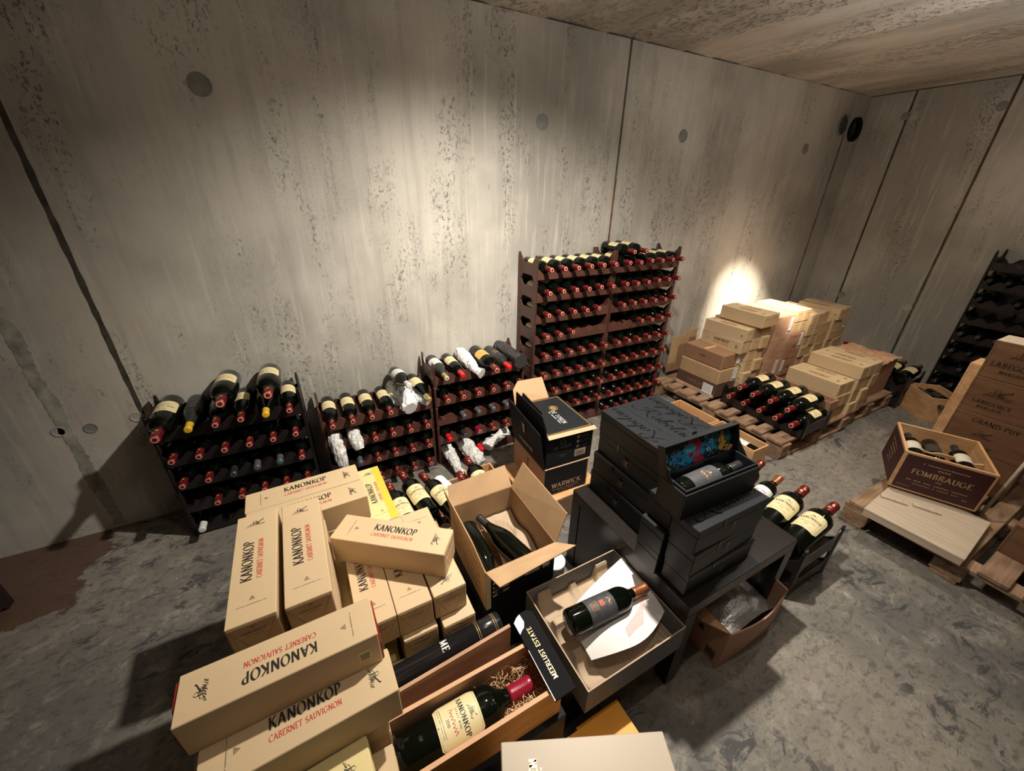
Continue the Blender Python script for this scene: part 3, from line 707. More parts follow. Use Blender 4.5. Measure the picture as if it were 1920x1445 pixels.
def put(kind, loc, rz, label, group=None, rx=0, ry=0): return place('bottle_' + kind, KINDS[kind], loc, rz, label, group, rx, ry)
def fill_rack(rx_, ry_, rz0, rot, tiers, rows, rname, d=RD, jit=.006):
    """rows from the top: list of kinds per cell (None = empty)"""
    cr, sr = math.cos(rot), math.sin(rot)
    for i, row in enumerate(rows):
        zb = rz0 + (tiers - 1 - i) * RH
        for k, kd in enumerate(row):
            if not kd: continue
            big = kd in ('magnum', 'bigamber')
            lx, ly = cellx(k), d + .012 - random.uniform(0, jit) - (.0 if not big else -.008)
            lz = zb + (.0835 if not big else .098)
            if kd in ('white', 'yellowcap', 'yellowlabel', 'grey', 'green', 'goldcap', 'silverlab'): lz += .003
            ly = min(ly, d - .004)
            X_, Y_ = rx_ + lx * cr - ly * sr, ry_ + lx * sr + ly * cr
            rw = ORD[i] + ' row down' if i else 'top row'
            put(kd, (X_, Y_, lz), rot, '%s bottle, %s from left, %s, %s' % (CAPW[kd], ORD[k], rw, rname), 'bottles in the ' + rname, rx=R(random.uniform(-1.0, .3)), ry=R(random.uniform(-9, 9)))
r6 = ['red'] * 6
X1, Y1 = -.738, 2.110
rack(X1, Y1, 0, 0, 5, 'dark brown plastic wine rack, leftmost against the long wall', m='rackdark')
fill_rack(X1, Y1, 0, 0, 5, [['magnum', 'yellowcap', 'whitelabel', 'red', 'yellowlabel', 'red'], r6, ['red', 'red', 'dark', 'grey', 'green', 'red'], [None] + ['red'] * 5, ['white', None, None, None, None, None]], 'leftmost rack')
put('magnum', (X1 + cellx(2) + .060, Y1 + .222, .576 + .186), 0, 'large red-capped bottle lying on top of leftmost rack, middle', rx=R(-5))
put('magnum', (X1 + cellx(4) + .040, Y1 + .222, .576 + .186), 0, 'large red-capped bottle lying on top of leftmost rack, right', rx=R(-5))
X2 = -.045; Y2 = 2.110
rack(X2, Y2, 0, 0, 4, 'low brown plastic wine rack of four tiers, second from left')
fill_rack(X2, Y2, 0, 0, 4, [['red', 'red', 'red', 'red', None, None], [None, None, 'red', 'red', 'red', 'red'], ['pink', 'grey', 'red', 'red', 'red', 'red'], r6], 'four-tier rack')
X3 = .608
rack(X3, Y2, 0, 0, 5, 'five-tier brown plastic wine rack left of the tall racks')
fill_rack(X3, Y2, 0, 0, 5, [['silverlab', 'brightcream', None, None, 'greylab', None], r6, [None, 'grey', 'grey', 'grey', 'grey', 'grey'], ['bright', 'dark', 'pink', 'red', 'red', 'red'], [None, None, None, None, None, 'red']], 'five-tier rack')
put('bigamber', (X3 + cellx(3) + .0, Y2 + .225, .576 + .098), 0, 'large amber-labelled bottle with red cap on top of five-tier rack')
X4, Y4 = 1.325, 2.135
rack(X4, Y4, 0, 0, 9, 'tall nine-tier brown plastic wine rack, left one of the pair')
fill_rack(X4, Y4, 0, 0, 9, [r6, r6, ['red'] * 5 + [None], ['red'] * 3 + [None] * 3, r6, r6, r6, r6, ['red'] * 2 + [None] * 4], 'tall left rack')
X5 = X4 + RW + .005
rack(X5, Y4, 0, 0, 9, 'tall nine-tier brown plastic wine rack, right one of the pair')
fill_rack(X5, Y4, 0, 0, 9, [r6, r6, r6, [None, None] + ['red'] * 4, r6, r6, r6, r6, r6], 'tall right rack')
for k, xx in enumerate((.10, .21)):
    put('red', (X5 + xx - .02, Y4 + .226, 1.152 + .158), 0, 'red-capped bottle lying across others atop tall right rack, %s' % ('left', 'right')[k])
# end wall rack at the far right
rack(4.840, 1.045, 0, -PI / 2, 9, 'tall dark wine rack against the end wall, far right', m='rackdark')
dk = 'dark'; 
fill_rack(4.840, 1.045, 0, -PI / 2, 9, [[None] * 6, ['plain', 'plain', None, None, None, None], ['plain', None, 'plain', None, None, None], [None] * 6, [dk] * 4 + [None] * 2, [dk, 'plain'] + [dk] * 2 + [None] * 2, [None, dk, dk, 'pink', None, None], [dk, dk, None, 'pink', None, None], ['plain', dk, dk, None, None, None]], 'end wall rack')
# rack at the far left edge, mostly outside the picture
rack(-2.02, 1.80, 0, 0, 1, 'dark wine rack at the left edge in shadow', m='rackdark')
put('pink', (-1.435, 1.80 + .16, .10), 0, 'maroon-capped bottle poking in at the left edge by the floor', rx=R(2))

# crumpled tissue wraps
def crumple(name, label, cat, path, radii, m, loc=(0, 0, 0), rz=0, seed=0, amp=.25, seg=22, sub=5, group=None, flatend=True):
    pts = smooth(path, sub); n = len(pts); m_ = MB(); vs = []
    rs = []
    for i in range(n):
        u = i / (n - 1) * (len(radii) - 1); j = min(int(u), len(radii) - 2); rs.append(radii[j] + (radii[j + 1] - radii[j]) * (u - j))
    for i, p in enumerate(pts):
        a = Vector(pts[max(0, i - 1)]); b_ = Vector(pts[min(n - 1, i + 1)]); d = (b_ - a).normalized()
        u = d.cross(Vector((0, 0, 1))); u = u.normalized() if u.length > .01 else Vector((1, 0, 0)); w_ = d.cross(u)
        for k in range(seg):
            t = 2 * PI * k / seg; q = Vector(p) + rs[i] * (math.cos(t) * u + math.sin(t) * w_)
            nz = noise.noise(q * 38 + Vector((seed, 0, 0))) * .6 + abs(noise.noise(q * 75 + Vector((0, seed, 0)))) * .8 - .25
            vs.append(tuple(q + (q - Vector(p)).normalized() * nz * amp * (rs[i] * .6 + .012)))
    fs = [(i * seg + k, i * seg + (k + 1) % seg, (i + 1) * seg + (k + 1) % seg, (i + 1) * seg + k) for i in range(n - 1) for k in range(seg)]
    fs += [tuple(range(seg))[::-1], tuple((n - 1) * seg + k for k in range(seg))]
    m_.add(vs, fs, 0)
    o = m_.build(name, M[m]); o.location = loc; o.rotation_euler = (0, 0, rz)
    return tag(o, label, cat, group)
z2 = .432 + .09
tx = X2 + cellx(4)
crumple('tissue_wrap', 'crumpled white tissue wrapping under the white-labelled bottle, four-tier rack', 'wrapping paper', [(tx - .02, 2.33, z2 + .01), (tx - .01, 2.24, z2 + .0), (tx + .01, 2.15, z2 - .01), (tx + .02, 2.08, z2 - .03)], [.048, .068, .064, .044], 'tissue', seed=3, amp=.6)
put('white', (tx - .00, 2.33, z2 + .105), R(4), 'white-labelled bottle with white cap lying on tissue, four-tier rack', rx=R(-8), ry=R(-10))
crumple('tissue_wrap', 'white tissue around the gold-capped bottle, right end of four-tier rack', 'wrapping paper', [(tx + .10, 2.34, z2 + .03), (tx + .105, 2.24, z2 + .02), (tx + .115, 2.16, z2 + .0), (tx + .13, 2.10, z2 - .02)], [.030, .048, .044, .03], 'tissue', seed=9, amp=.5)
put('goldcap', (tx + .10, 2.345, z2 + .035), R(5), 'gold-capped bottle half wrapped in tissue, four-tier rack', rx=R(2))
crumple('tissue_wrap', 'printed tissue twist hanging low from left cell of four-tier rack', 'wrapping paper', [(X2 + cellx(0), 2.20, .375), (X2 + cellx(0) - .0, 2.10, .365), (X2 + cellx(0) + .01, 2.055, .28), (X2 + cellx(0) + .015, 2.045, .17)], [.036, .038, .034, .016], 'printed', seed=5, amp=.4)
crumple('tissue_wrap', 'short printed tissue wrapped bottle end, second cell of four-tier rack', 'wrapping paper', [(X2 + cellx(1), 2.22, .375), (X2 + cellx(1), 2.12, .37), (X2 + cellx(1) + .005, 2.06, .35), (X2 + cellx(1) + .01, 2.04, .325)], [.038, .038, .032, .022], 'printed', seed=6, amp=.35)
zt = .576 + .085
crumple('tissue_wrap', 'bottle rolled in white tissue with twisted end atop five-tier rack', 'wrapping paper', [(X3 + cellx(2), 2.35, zt + .02), (X3 + cellx(2), 2.24, zt + .01), (X3 + cellx(2) + .005, 2.14, zt), (X3 + cellx(2) + .01, 2.085, zt - .01), (X3 + cellx(2) + .03, 2.05, zt - .02)], [.042, .044, .036, .022, .036], 'tissue', seed=12, amp=.35)
crumple('velvet_bag', 'shiny black gift bag lying atop right end of five-tier rack', 'gift bag', [(X3 + cellx(5) - .02, 2.36, zt + .03), (X3 + cellx(5) - .01, 2.26, zt + .02), (X3 + cellx(5), 2.17, zt + .01), (X3 + cellx(5) + .01, 2.07, zt)], [.030, .046, .040, .050], 'bagblack', seed=14, amp=.25)
crumple('tissue_wrap', 'printed tissue wrapped bottle leaning to floor, left in bottom of five-tier rack', 'wrapping paper', [(X3 + cellx(0), 2.22, .10), (X3 + cellx(0), 2.10, .095), (X3 + cellx(0) + .01, 2.02, .075), (X3 + cellx(0) + .01, 1.94, .05), (X3 + cellx(0) + .03, 1.89, .035)], [.038, .040, .036, .024, .032], 'printed', seed=21, amp=.35)
crumple('tissue_wrap', 'large crumpled printed tissue at centre bottom of five-tier rack', 'wrapping paper', [(X3 + cellx(1) + .02, 2.2, .10), (X3 + cellx(1) + .03, 2.08, .10), (X3 + cellx(1) + .05, 1.99, .07), (X3 + cellx(1) + .07, 1.94, .045)], [.042, .052, .050, .034], 'printed', seed=23, amp=.5)
crumple('tissue_wrap', 'printed tissue twist at bottom right of five-tier rack', 'wrapping paper', [(X3 + cellx(2) + .05, 2.04, .085), (X3 + cellx(3) - .02, 2.06, .10), (X3 + cellx(3) + .06, 2.08, .115), (X3 + cellx(4) + .03, 2.10, .13)], [.040, .038, .030, .038], 'printed', seed=25, amp=.5)
put('bright', (X3 + cellx(2) - .0, 2.335, .115), R(2), 'bright-red-capped bottle over tissue, bottom of five-tier rack', rx=R(6))

# ------------------------------------------------------------------ long cream cartons (origin at the centre, long side along local x)
KL, KW, KH = .366, .101, .0995
def kan_print(X, wd=KW, full=True):
    f, g, k = MB(), MB(), MB()
    Xc = X @ Matrix.Diagonal((.80, 1, 1, 1))
    text(f, 'KANONKOP', .0235, .004 / .8, .004, 0, Xc, thick=.17, thin=.04)
    text(f, 'CABERNET SAUVIGNON', .0118, .004 / .8, -.0185, 1, Xc, sp=.05, thick=.13)
    emblem(g, 0, 0, .0205, 0, X @ TR(.142, .004, 0, rz=-PI / 2))
    triangles(k, 0, 0, .0125, 0, X @ TR(-.118, -.0, 0, rz=-PI / 2))
    microtext(k, 0, 0, .062, .0022, 2, X @ TR(-.137, 0, 0, rz=-PI / 2), 24, 8)
    return f, g, k
def kan(style='cream'):
    def mk():
        t = bpy.data.objects.new('wine_carton', None); C.objects.link(t); t.empty_display_size = .05; t['category'] = 'carton'
        base = {'cream': 'cream', 'pale': 'paleyellow', 'yellow': 'yellow', 'back': 'cream', 'far': 'cream'}[style]
        a, b_, c = KL / 2, KW / 2, KH / 2
        m_ = MB(); m_.box(-a, a, -b_, b_, -c, c, bev=.0016)
        m_.build('body', M[base if style != 'yellow' else 'paleyellow'], t)
        f, g, k = kan_print(FT(c)); inks = [M['ink'], M['inkred'], M['inkgrey'], M['yellow']]
        g.build('castle_emblem', inks, t); k.build('web_address', inks, t)
        if style == 'yellow': q = MB(); q.box(-a + .002, a - .002, -b_ + .001, -b_ + .030, c + .0001, c + .0005); q.build('yellow_band', M['yellow'], t)
        f.build('printed_lettering', inks, t)
        # side face: barcode; end faces: folded flap with creases and small print
        f = MB(); barcode(f, .150, -.002, .026, .036, FB(b_), 1, 0); f.build('barcode', [M['ink'], M['paleyellow']], t)
        for sx in (1, -1):
            e = MB(); X = FR(a) if sx > 0 else FL(-a)
            e.box(-b_ + .004, b_ - .004, -c + .0035, c - .006, -.0004, .0006, X=X)
            e.box(-b_ + .012, b_ - .012, -c + .0035, -c + .060, .0006, .0014, X=X)
            for (p, q) in (((-b_ + .006, c - .012), (-.012, -c + .012)), ((b_ - .006, c - .012), (.012, -c + .012))): pen(e, [p, q], .0007, .0007, 0, 3, X @ TR(0, 0, .0018))
            text(e, 'KANONKOP', .0068, 0, .016, 2, X @ TR(0, 0, .0017), thick=.14)
            microtext(e, 0, .008, .036, .003, 2, X @ TR(0, 0, .0017), 12, 4)
            emblem(e, 0, .034, .007, 2, X @ TR(0, 0, .0008))
            e.build('end_flap', [M['cream2'] if style != 'pale' else M['paleyellow'], M['ink'], M['inkgrey'], M['crease']], t)
        return t
    return mk
KMK = {k: kan(k) for k in ('cream', 'pale', 'yellow')}
def carton(x, y, ztop, rz, label, group=None, style='cream', rx=0, ry=0):
    return place('kan_' + style, KMK[style], (x, y, ztop - KH / 2), rz, label, group, rx, ry)
D90 = PI / 2
PG = 'cream cartons of the left pile'
carton(-.240, .938, .800, R(89.6), 'cream carton lying lengthwise, leftmost on the pile top', PG)
carton(-.125, .935, .800, R(90.3), 'cream carton beside the leftmost one on the pile top', PG)
carton(-.123, 1.322, .700, R(1.8), 'cream carton lying crosswise farthest back on the left pile', PG)
carton(-.116, 1.219, .700, R(1.5), 'cream carton crosswise behind the two lengthwise ones, mostly covered', PG)
carton(.107, .962, .700, R(-37.6), 'cream carton laid askew across three others, middle of the pile', PG)
carton(.010, .945, .600, D90, 'cream carton under the askew one, left of three', PG)
carton(.113, .945, .600, D90, 'cream carton under the askew one, middle of three', PG)
carton(.217, .948, .600, -R(89), 'cream carton under the askew one, right of three', PG)
carton(-.034, .972, .500, -D90, 'pale yellow carton sunk between the left pile and the askew one', PG, 'pale')
carton(.117, 1.418, .500, R(92), 'pale yellow carton with bright yellow band by the lying bottles', PG, 'yellow')
# lower layers of the pile: only slivers of them show
HG = 'buried cartons carrying the left pile'
def buried(x, y, ztop, rz, k=0, where='left pile'):
    st_ = 'pale' if k % 3 == 0 else 'cream'
    carton(x + random.uniform(-.004, .004), y + random.uniform(-.008, .008), ztop, rz, '%s carton, %s layer up, %s' % ({'pale': 'pale yellow', 'cream': 'cream'}[st_], ORD[round(ztop * 10) - 1], where), HG, st_)
for k in range(7):
    buried(-.240, .938, .1 + .1 * k, D90, 1, 'stacked below the leftmost carton'); buried(-.128, .938, .1 + .1 * k, D90, 1, 'stacked below the second lengthwise carton')
for k in range(6):
    buried(-.123, 1.322, .1 + .1 * k, 0, 1, 'stacked below the farthest crosswise carton'); buried(-.116, 1.212, .1 + .1 * k, 0, 1, 'stacked below the covered crosswise carton')
for k in range(5):
    if k < 4: buried(.000, .950, .1 + .1 * k, D90, k, 'stacked below left end of the askew carton')
    buried(.117, .935 - .012 * (5 - k), .1 + .1 * k, D90, k, 'stacked below middle of the askew carton'); buried(.230, .930 - .014 * (5 - k), .1 + .1 * k, D90, k + 1, 'stacked below right end of the askew carton')
for k in range(4): buried(.117, 1.418, .1 + .1 * k, D90, k, 'stacked below the yellow-banded carton')
FG = 'cream cartons of the front pile'
t = carton(-.181, .655, .785, R(180.6), 'cream carton nearest the viewer, lettering upside down, ends open red', FG)
carton(-.165, .575, .686, R(1.5), 'cream carton directly under the front upside-down one', FG)
carton(-.245, .470, .590, R(2), 'pale yellow carton at the bottom edge beside wooden magnum box', FG, 'pale')
for k in range(5):
    carton(-.20, .60, .1 + .1 * k, 0, 'cream carton below the front pile, back row, %s layer up' % ORD[k], 'buried cartons carrying the front pile')
    carton(-.20, .48, .09 + .1 * k - (.0 if k else -.01), 0, 'cream carton below the front pile, front row, %s layer up' % ORD[k], 'buried cartons carrying the front pile')
carton(-.20, .60, .60, 0, 'cream carton below the front pile, back row, topmost', 'buried cartons carrying the front pile')
# red inside flaps standing out at the ends of the nearest carton
for sx in (1, -1):
    f = MB(); f.prism([(-.042, -.047), (.046, -.047), (.046, .010), (.010, .044), (-.040, .046)], sx * (KL / 2 + .0020), sx * (KL / 2 + .0050), 0); tag(f.build('tuck_flap', M['redin'], t), 'red tuck flap')

# wall stack on the pallet
WG = 'cream cartons in the long wall stack'
def col(x, zt, n, cnum, top='', y=1.885, base=0):
    for k in range(n):
        lay = n - 1 - k
        carton(x + random.uniform(-.003, .003), y + random.uniform(-.014, .010), zt - .1 * k, D90 if random.random() < .6 else -D90,
               'cream carton in the wall stack, %s column from left, %s layer from top' % (ORD[cnum], ORD[k]), WG, rx=0)
carton(3.045, 1.888, .725, R(92), 'cream carton, upper of two standing on brown cartons, plain side out', WG)
carton(3.042, 1.893, .624, R(-90), 'cream carton, lower of two on brown cartons, lettering facing the viewer', WG, rx=D90)
col(3.158, .740, 6, 0); col(3.262, .742, 6, 1)
carton(3.135, 1.835, .842, R(-90), 'cream carton lying on the wall stack top, left of two', WG)
carton(3.240, 1.842, .842, R(91), 'cream carton lying on the wall stack top, right of two', WG)
for k, (x_, zt, n) in enumerate([(3.935, .742, 6), (4.040, .740, 6), (4.145, .742, 6), (4.250, .640, 5), (4.355, .640, 5), (4.460, .640, 5), (4.565, .540, 4)]):
    col(x_, zt, n, k + 2)
carton(4.37, 1.86, .742, R(90), 'cream carton alone at far right top of the wall stack', WG)
carton(4.50, 1.88, .742, R(88), 'cream carton last on the far right end of wall stack top', WG)
for k, x_ in enumerate((3.700, 3.803)):
    for j in range(2):
        carton(x_, 1.885 + .004 * j, .802 - .1 * j, D90, 'cream carton above the dark wooden cases, %s, %s layer' % (('left', 'right')[k], ('top', 'lower')[j]), WG)
# front stack on the pallets
SG = 'cream cartons in the front pallet stack'
for k in range(5):
    n = 3 if k < 2 else 4
    x_ = (3.382, 3.486, 3.598, 3.702, 3.806)[k]; zt = .442 if k < 2 else .541
    for j in range(n):
        y_ = 1.303 if k < 2 else 1.284
        carton(x_ + random.uniform(-.002, .002), y_ + (random.uniform(-.02, .01) if j else 0), zt - .1 * j, D90 if k == 3 else -D90, 'cream carton in the front pallet stack, %s column from left, %s layer from top' % (ORD[k], ORD[j]), SG)
# brown cartons and wooden cases of the wall stack
def simple_case(name, x0, x1, y0, y1, z0, z1, m, label, cat, bev=.003, group=None, rz=0):
    cx, cy = (x0 + x1) / 2, (y0 + y1) / 2
    t = thing(name, (cx, cy, z0), rz, label, cat, group)
    a, b_, h = (x1 - x0) / 2, (y1 - y0) / 2, z1 - z0
    q = MB(); q.box(-a, a, -b_, b_, 0, h, bev=bev); q.build('body', M[m], t)
    return t, a, b_, h
def shipping_label(t, X, w_, h_, nm='shipping_label'):
    f = MB(); f.box(-w_ / 2, w_ / 2, -h_ / 2, h_ / 2, 0, .0006, 0, X=X)
    X2 = X @ TR(0, 0, .001)
    for i in range(6): microtext(f, -w_ * .05, h_ * (.36 - .1 * i), w_ * .8, h_ * .035, 1, X2, 16, i)
    rd = random.Random(4); cx = -w_ * .4
    while cx < w_ * .4:
        b = rd.uniform(.01, .03) * w_; f.add([(cx, -h_ * .45, 0), (cx + b, -h_ * .45, 0), (cx + b, -h_ * .30, 0), (cx, -h_ * .30, 0)], [(0, 1, 2, 3)], 1, X=X2); cx += b * 1.8
    f.build(nm, [M['white'], M['ink']], t)
t, a, b_, h = simple_case('shipping_carton', 2.852, 3.098, 1.742, 2.130, .142, .266, 'darkbrown', 'dark-banded brown carton at the bottom of the brown stack', 'carton')
f = MB(); f.box(-b_ + .002, b_ - .002, .002, .030, 0, .0008, 0, X=FL(-a))
microtext(f, 0, .010, .20, .009, 1, FL(-a) @ TR(0, 0, .001), 22, 3); f.build('printed_band', [M['salmon'], M['darkbrown']], t)
f = MB(); microtext(f, 0, .075, .17, .014, 0, FL(-a), 14, 9); microtext(f, 0, .060, .12, .006, 0, FL(-a), 14, 9); f.build('printed_lettering', [M['brown']], t)
shipping_label(t, FL(-a) @ TR(.125, .055, .0004), .095, .105)
t, a, b_, h = simple_case('shipping_carton', 2.850, 3.096, 1.738, 2.118, .267, .395, 'kraft', 'plain light brown carton in the middle of the brown stack', 'carton', bev=.006)
shipping_label(t, FF(-b_) @ TR(.080, .060, 0), .055, .115)
t, a, b_, h = simple_case('shipping_carton', 2.856, 3.094, 1.742, 2.112, .396, .523, 'brown', 'reddish brown carton on top of the brown stack', 'carton', bev=.008)
shipping_label(t, FF(-b_) @ TR(.085, .062, 0), .050, .110)
f = MB(); f.prism(arc(0, .068, .032, .006, 0, 345, 15), 0, .0006, 2, X=FL(-a)); f.build('hand_slot', [M['darkbrown']], t)
f = MB(); f.box(-a, a, -.012, .012, h, h + .0008); f.build('packing_tape', [M['tan']], t)
def plank_case(x0, x1, y0, y1, z0, z1, m, label, rz=0, cat='wooden case', group=None, name='wooden_case', mf=None):
    """closed wooden case: side boards, end boards and a sliding lid"""
    cx, cy = (x0 + x1) / 2, (y0 + y1) / 2; a, b_, h = (x1 - x0) / 2, (y1 - y0) / 2, z1 - z0; th = .009
    t = thing(name, (cx, cy, z0), rz, label, cat, group)
    for s_ in (-1, 1):
        q = MB(); q.box(-a, a, s_ * (b_ - th / 2) - th / 2, s_ * (b_ - th / 2) + th / 2, 0, h - .001, bev=.0012); q.build('side_board', M[mf or m], t)
    for s_ in (-1, 1):
        q = MB(); q.box(s_ * (a - th / 2) - th / 2, s_ * (a - th / 2) + th / 2, -b_ + th + .0005, b_ - th - .0005, 0, h - .001, bev=.0012); q.build('end_board', M[m], t)
    q = MB(); q.box(-a + .002, a - .002, -b_ + .002, b_ - .002, h - .006, h + .002, bev=.001); q.build('lid', M[m], t)
    q = MB(); q.box(-a + th, a - th, -b_ + th, b_ - th, 0.0, .006); q.build('base_board', M[m], t)
    return t, a, b_, h
for (z0, z1, nm) in ((.205, .394, 'bottom'), (.397, .598, 'middle'), (.601, .775, 'top')):
    t, a, b_, h = plank_case(3.368, 3.634, 1.70, 2.08, z0, z1, 'woodpink', 'pinkish wooden case, %s of three, amid the wall stack' % nm)
    if nm != 'middle': shipping_label(t, FF(-b_) @ TR(.088 if nm == 'top' else .06, h * .5, 0), .048, h * .84)
for (z0, z1, nm) in ((.205, .394, 'lower'), (.397, .598, 'upper')):
    t, a, b_, h = plank_case(3.642, 3.872, 1.70, 2.08, z0, z1, 'redbox', 'darker stamped wooden case, %s of two, in the wall stack' % nm)
    f = MB(); emblem(f, 0, h * .40, .038, 0, FF(-b_)); microtext(f, -.01, h * .82, .15, .012, 0, FF(-b_), 14, 6); microtext(f, 0, h * .12, .10, .008, 0, FF(-b_), 14, 7); f.build('burnt_stamp', [M['stamp']], t)
    shipping_label(t, FF(-b_) @ TR(.075 if nm == 'upper' else -.09, h * (.6 if nm == 'upper' else .45), .0006), .042, h * .72)
plank_case(3.37, 3.87, 1.72, 2.06, .142, .203, 'woodpink', 'flat wooden case under the stamped cases of the wall stack')

for (x0, x1, z1, k) in ((2.915, 3.10, .50, 'left'), (3.105, 3.235, .535, 'right')):
    q = MB(); q.prism([(x0, .143), (x1, .143), (x1, z1), (x0, z1 - .012)], 2.300, 2.306, 1); tag(q.build('cardboard_sheet', M['kraft']), 'flat piece of brown cardboard leaning on the wall behind brown cartons, %s one' % k, 'cardboard', 'flat cardboard behind the brown cartons')
# pallets: deck boards on stringers and blocks
def pallet(x0, x1, y0, y1, z, label, n=7, m='woodgrey', uneven=.012):
    t = thing('wooden_pallet', ((x0 + x1) / 2, (y0 + y1) / 2, 0), 0, label, 'pallet')
    L, W_ = (x1 - x0) / 2, (y1 - y0) / 2
    rd = random.Random(int(x0 * 100))
    def bx(u0, u1, v0, v1, w0, w1, nm):
        q = MB(); q.box(u0, u1, v0, v1, w0, w1, bev=.003); return q.build(nm, M[m], t)
    pitch = 2 * W_ / n
    for i in range(n):
        wd = pitch * (.78 if i % 2 == 0 else .58); c = -W_ + pitch * (i + .5); e = rd.uniform(0, uneven)
        bx(-L - e, L + e, c - wd / 2, c + wd / 2, z - .022, z, 'deck_board')
    for s_ in (-1, 0, 1):
        bx(s_ * (L - .05) - .048, s_ * (L - .05) + .048, -W_, W_, z - .046, z - .0225, 'stringer_board')
        for r_ in (-1, 0, 1): bx(s_ * (L - .05) - .05, s_ * (L - .05) + .05, r_ * (W_ - .06) - .058, r_ * (W_ - .06) + .058, .022, z - .0465, 'block')
    for r_ in (-1, 0, 1): bx(-L, L, r_ * (W_ - .06) - .05, r_ * (W_ - .06) + .05, 0, .0215, 'skid_board')
    return t
pallet(2.725, 3.62, 1.075, 2.27, .140, 'wooden pallet under the brown cartons and black bottle rack', 9)
plank_case(4.412, 4.625, 1.70, 2.08, 0, .139, 'woodgrey', 'low wooden case under the far right end of the wall stack')
pallet(3.66, 4.40, 1.10, 2.27, .140, 'wooden pallet behind the first, under the long carton stack', 9)
pallet(2.50, 3.76, -.30, .60, .140, 'wooden pallet on the right under the stamped cases', 7)
rack(2.875, 1.690, .140, -D90, 1, 'low black bottle rack on the near edge of the pallet', d=.32, m='rackdark')
for k, y_ in enumerate((1.585, 1.462, 1.340, 1.222, 1.110)):
    put('magnum', (3.165, y_, .252), -D90, 'large red-capped bottle in the pallet rack, lower layer, %s from wall side' % ORD[k], 'large bottles in the pallet rack', ry=R(-8))
for k, y_ in enumerate((1.523, 1.401, 1.281, 1.166)):
    put('magnum', (3.185 - .02 * (k % 2), y_, .346), -D90 + R(random.uniform(-3, 3)), 'large red-capped bottle in the pallet rack, upper layer, %s from wall side' % ORD[k], 'large bottles in the pallet rack', ry=R(-12))
def open_box(x0, x1, y0, y1, z0, z1, m, label, th=.010, rz=0, cat='wooden case', name='wooden_case', group=None, ms=None):
    cx, cy = (x0 + x1) / 2, (y0 + y1) / 2; a, b_, h = (x1 - x0) / 2, (y1 - y0) / 2, z1 - z0
    t = thing(name, (cx, cy, z0), rz, label, cat, group)
    for s_ in (-1, 1):
        q = MB(); q.box(-a, a, s_ * (b_ - th / 2) - th / 2, s_ * (b_ - th / 2) + th / 2, 0, h, bev=.001); q.build('side_board', M[m], t)
    for s_ in (-1, 1):
        q = MB(); q.box(s_ * (a - th / 2) - th / 2, s_ * (a - th / 2) + th / 2, -b_ + th + .0003, b_ - th - .0003, 0, h, bev=.001); q.build('end_board', M[ms or m], t)
    q = MB(); q.box(-a + th + .0003, a - th - .0003, -b_ + th + .0003, b_ - th - .0003, 0.0, .008); q.build('base_board', M[m], t)
    return t, a, b_, h
open_box(3.215, 3.322, 1.09, 1.64, .142, .335, 'redbox', 'reddish open wooden tray on the pallet beside the large bottles', cat='tray', name='wooden_tray')
put('pink', (3.268, 1.115, .199), PI, 'maroon-capped bottle lying in the reddish tray on the pallet')
# small black rack with two large bottles behind the second pallet, and a carton with a crumpled paper cover
rack(4.735, 1.055, 0, D90, 2, 'small black bottle rack on the floor by the end wall', d=.32, m='rackdark', cells=3)
put('magnum', (4.44, 1.115, .262), D90, 'large cream-labelled bottle in small black rack by end wall, nearer one', 'large bottles by the end wall', rx=R(-6), ry=R(10))
put('magnum', (4.44, 1.228, .262), D90, 'large cream-labelled bottle in small black rack by end wall, farther one', 'large bottles by the end wall', rx=R(-6), ry=R(10))
simple_case('shipping_carton', 4.00, 4.37, 1.17, 1.53, .142, .435, 'redbox', 'reddish carton under crumpled brown paper on the second pallet', 'carton')
m_ = MB(); n = 22; vs = []
for i in range(n + 1):
    for j in range(n + 1):
        u, v = i / n, j / n; x_ = 3.985 + .42 * u; y_ = 1.155 + .40 * v
        e = max(0, .06 - min(u, 1 - u, v, 1 - v)) / .06
        z_ = .448 + .022 * abs(noise.noise(Vector((x_ * 9, y_ * 9, 2)))) + .014 * noise.noise(Vector((x_ * 22, y_ * 22, 7))) + .008 - .010 * e
        vs.append((x_ + .01 * noise.noise(Vector((x_ * 14, y_ * 14, 0))), y_ + .012 * noise.noise(Vector((y_ * 14, x_ * 14, 4))), z_))
top = len(vs); vs += [(p[0], p[1], p[2] - .003) for p in vs]
fs = [(i * (n + 1) + j, (i + 1) * (n + 1) + j, (i + 1) * (n + 1) + j + 1, i * (n + 1) + j + 1) for i in range(n) for j in range(n)]
fs += [tuple(top + k for k in f) for f in fs]
m_.add(vs, fs); tag(m_.build('brown_paper', M['brownpaper']), 'crumpled brown paper sheet over the reddish carton, second pallet', 'paper')
for k, (x_, y_) in enumerate(((4.42, 1.585), (4.43, 1.335))):
    place('bottle_pinkst', KINDS['pink'], (x_ + .0, y_, .142), 0, 'maroon-capped bottle standing behind the paper-covered carton, %s' % ('farther', 'nearer')[k], rx=-D90)

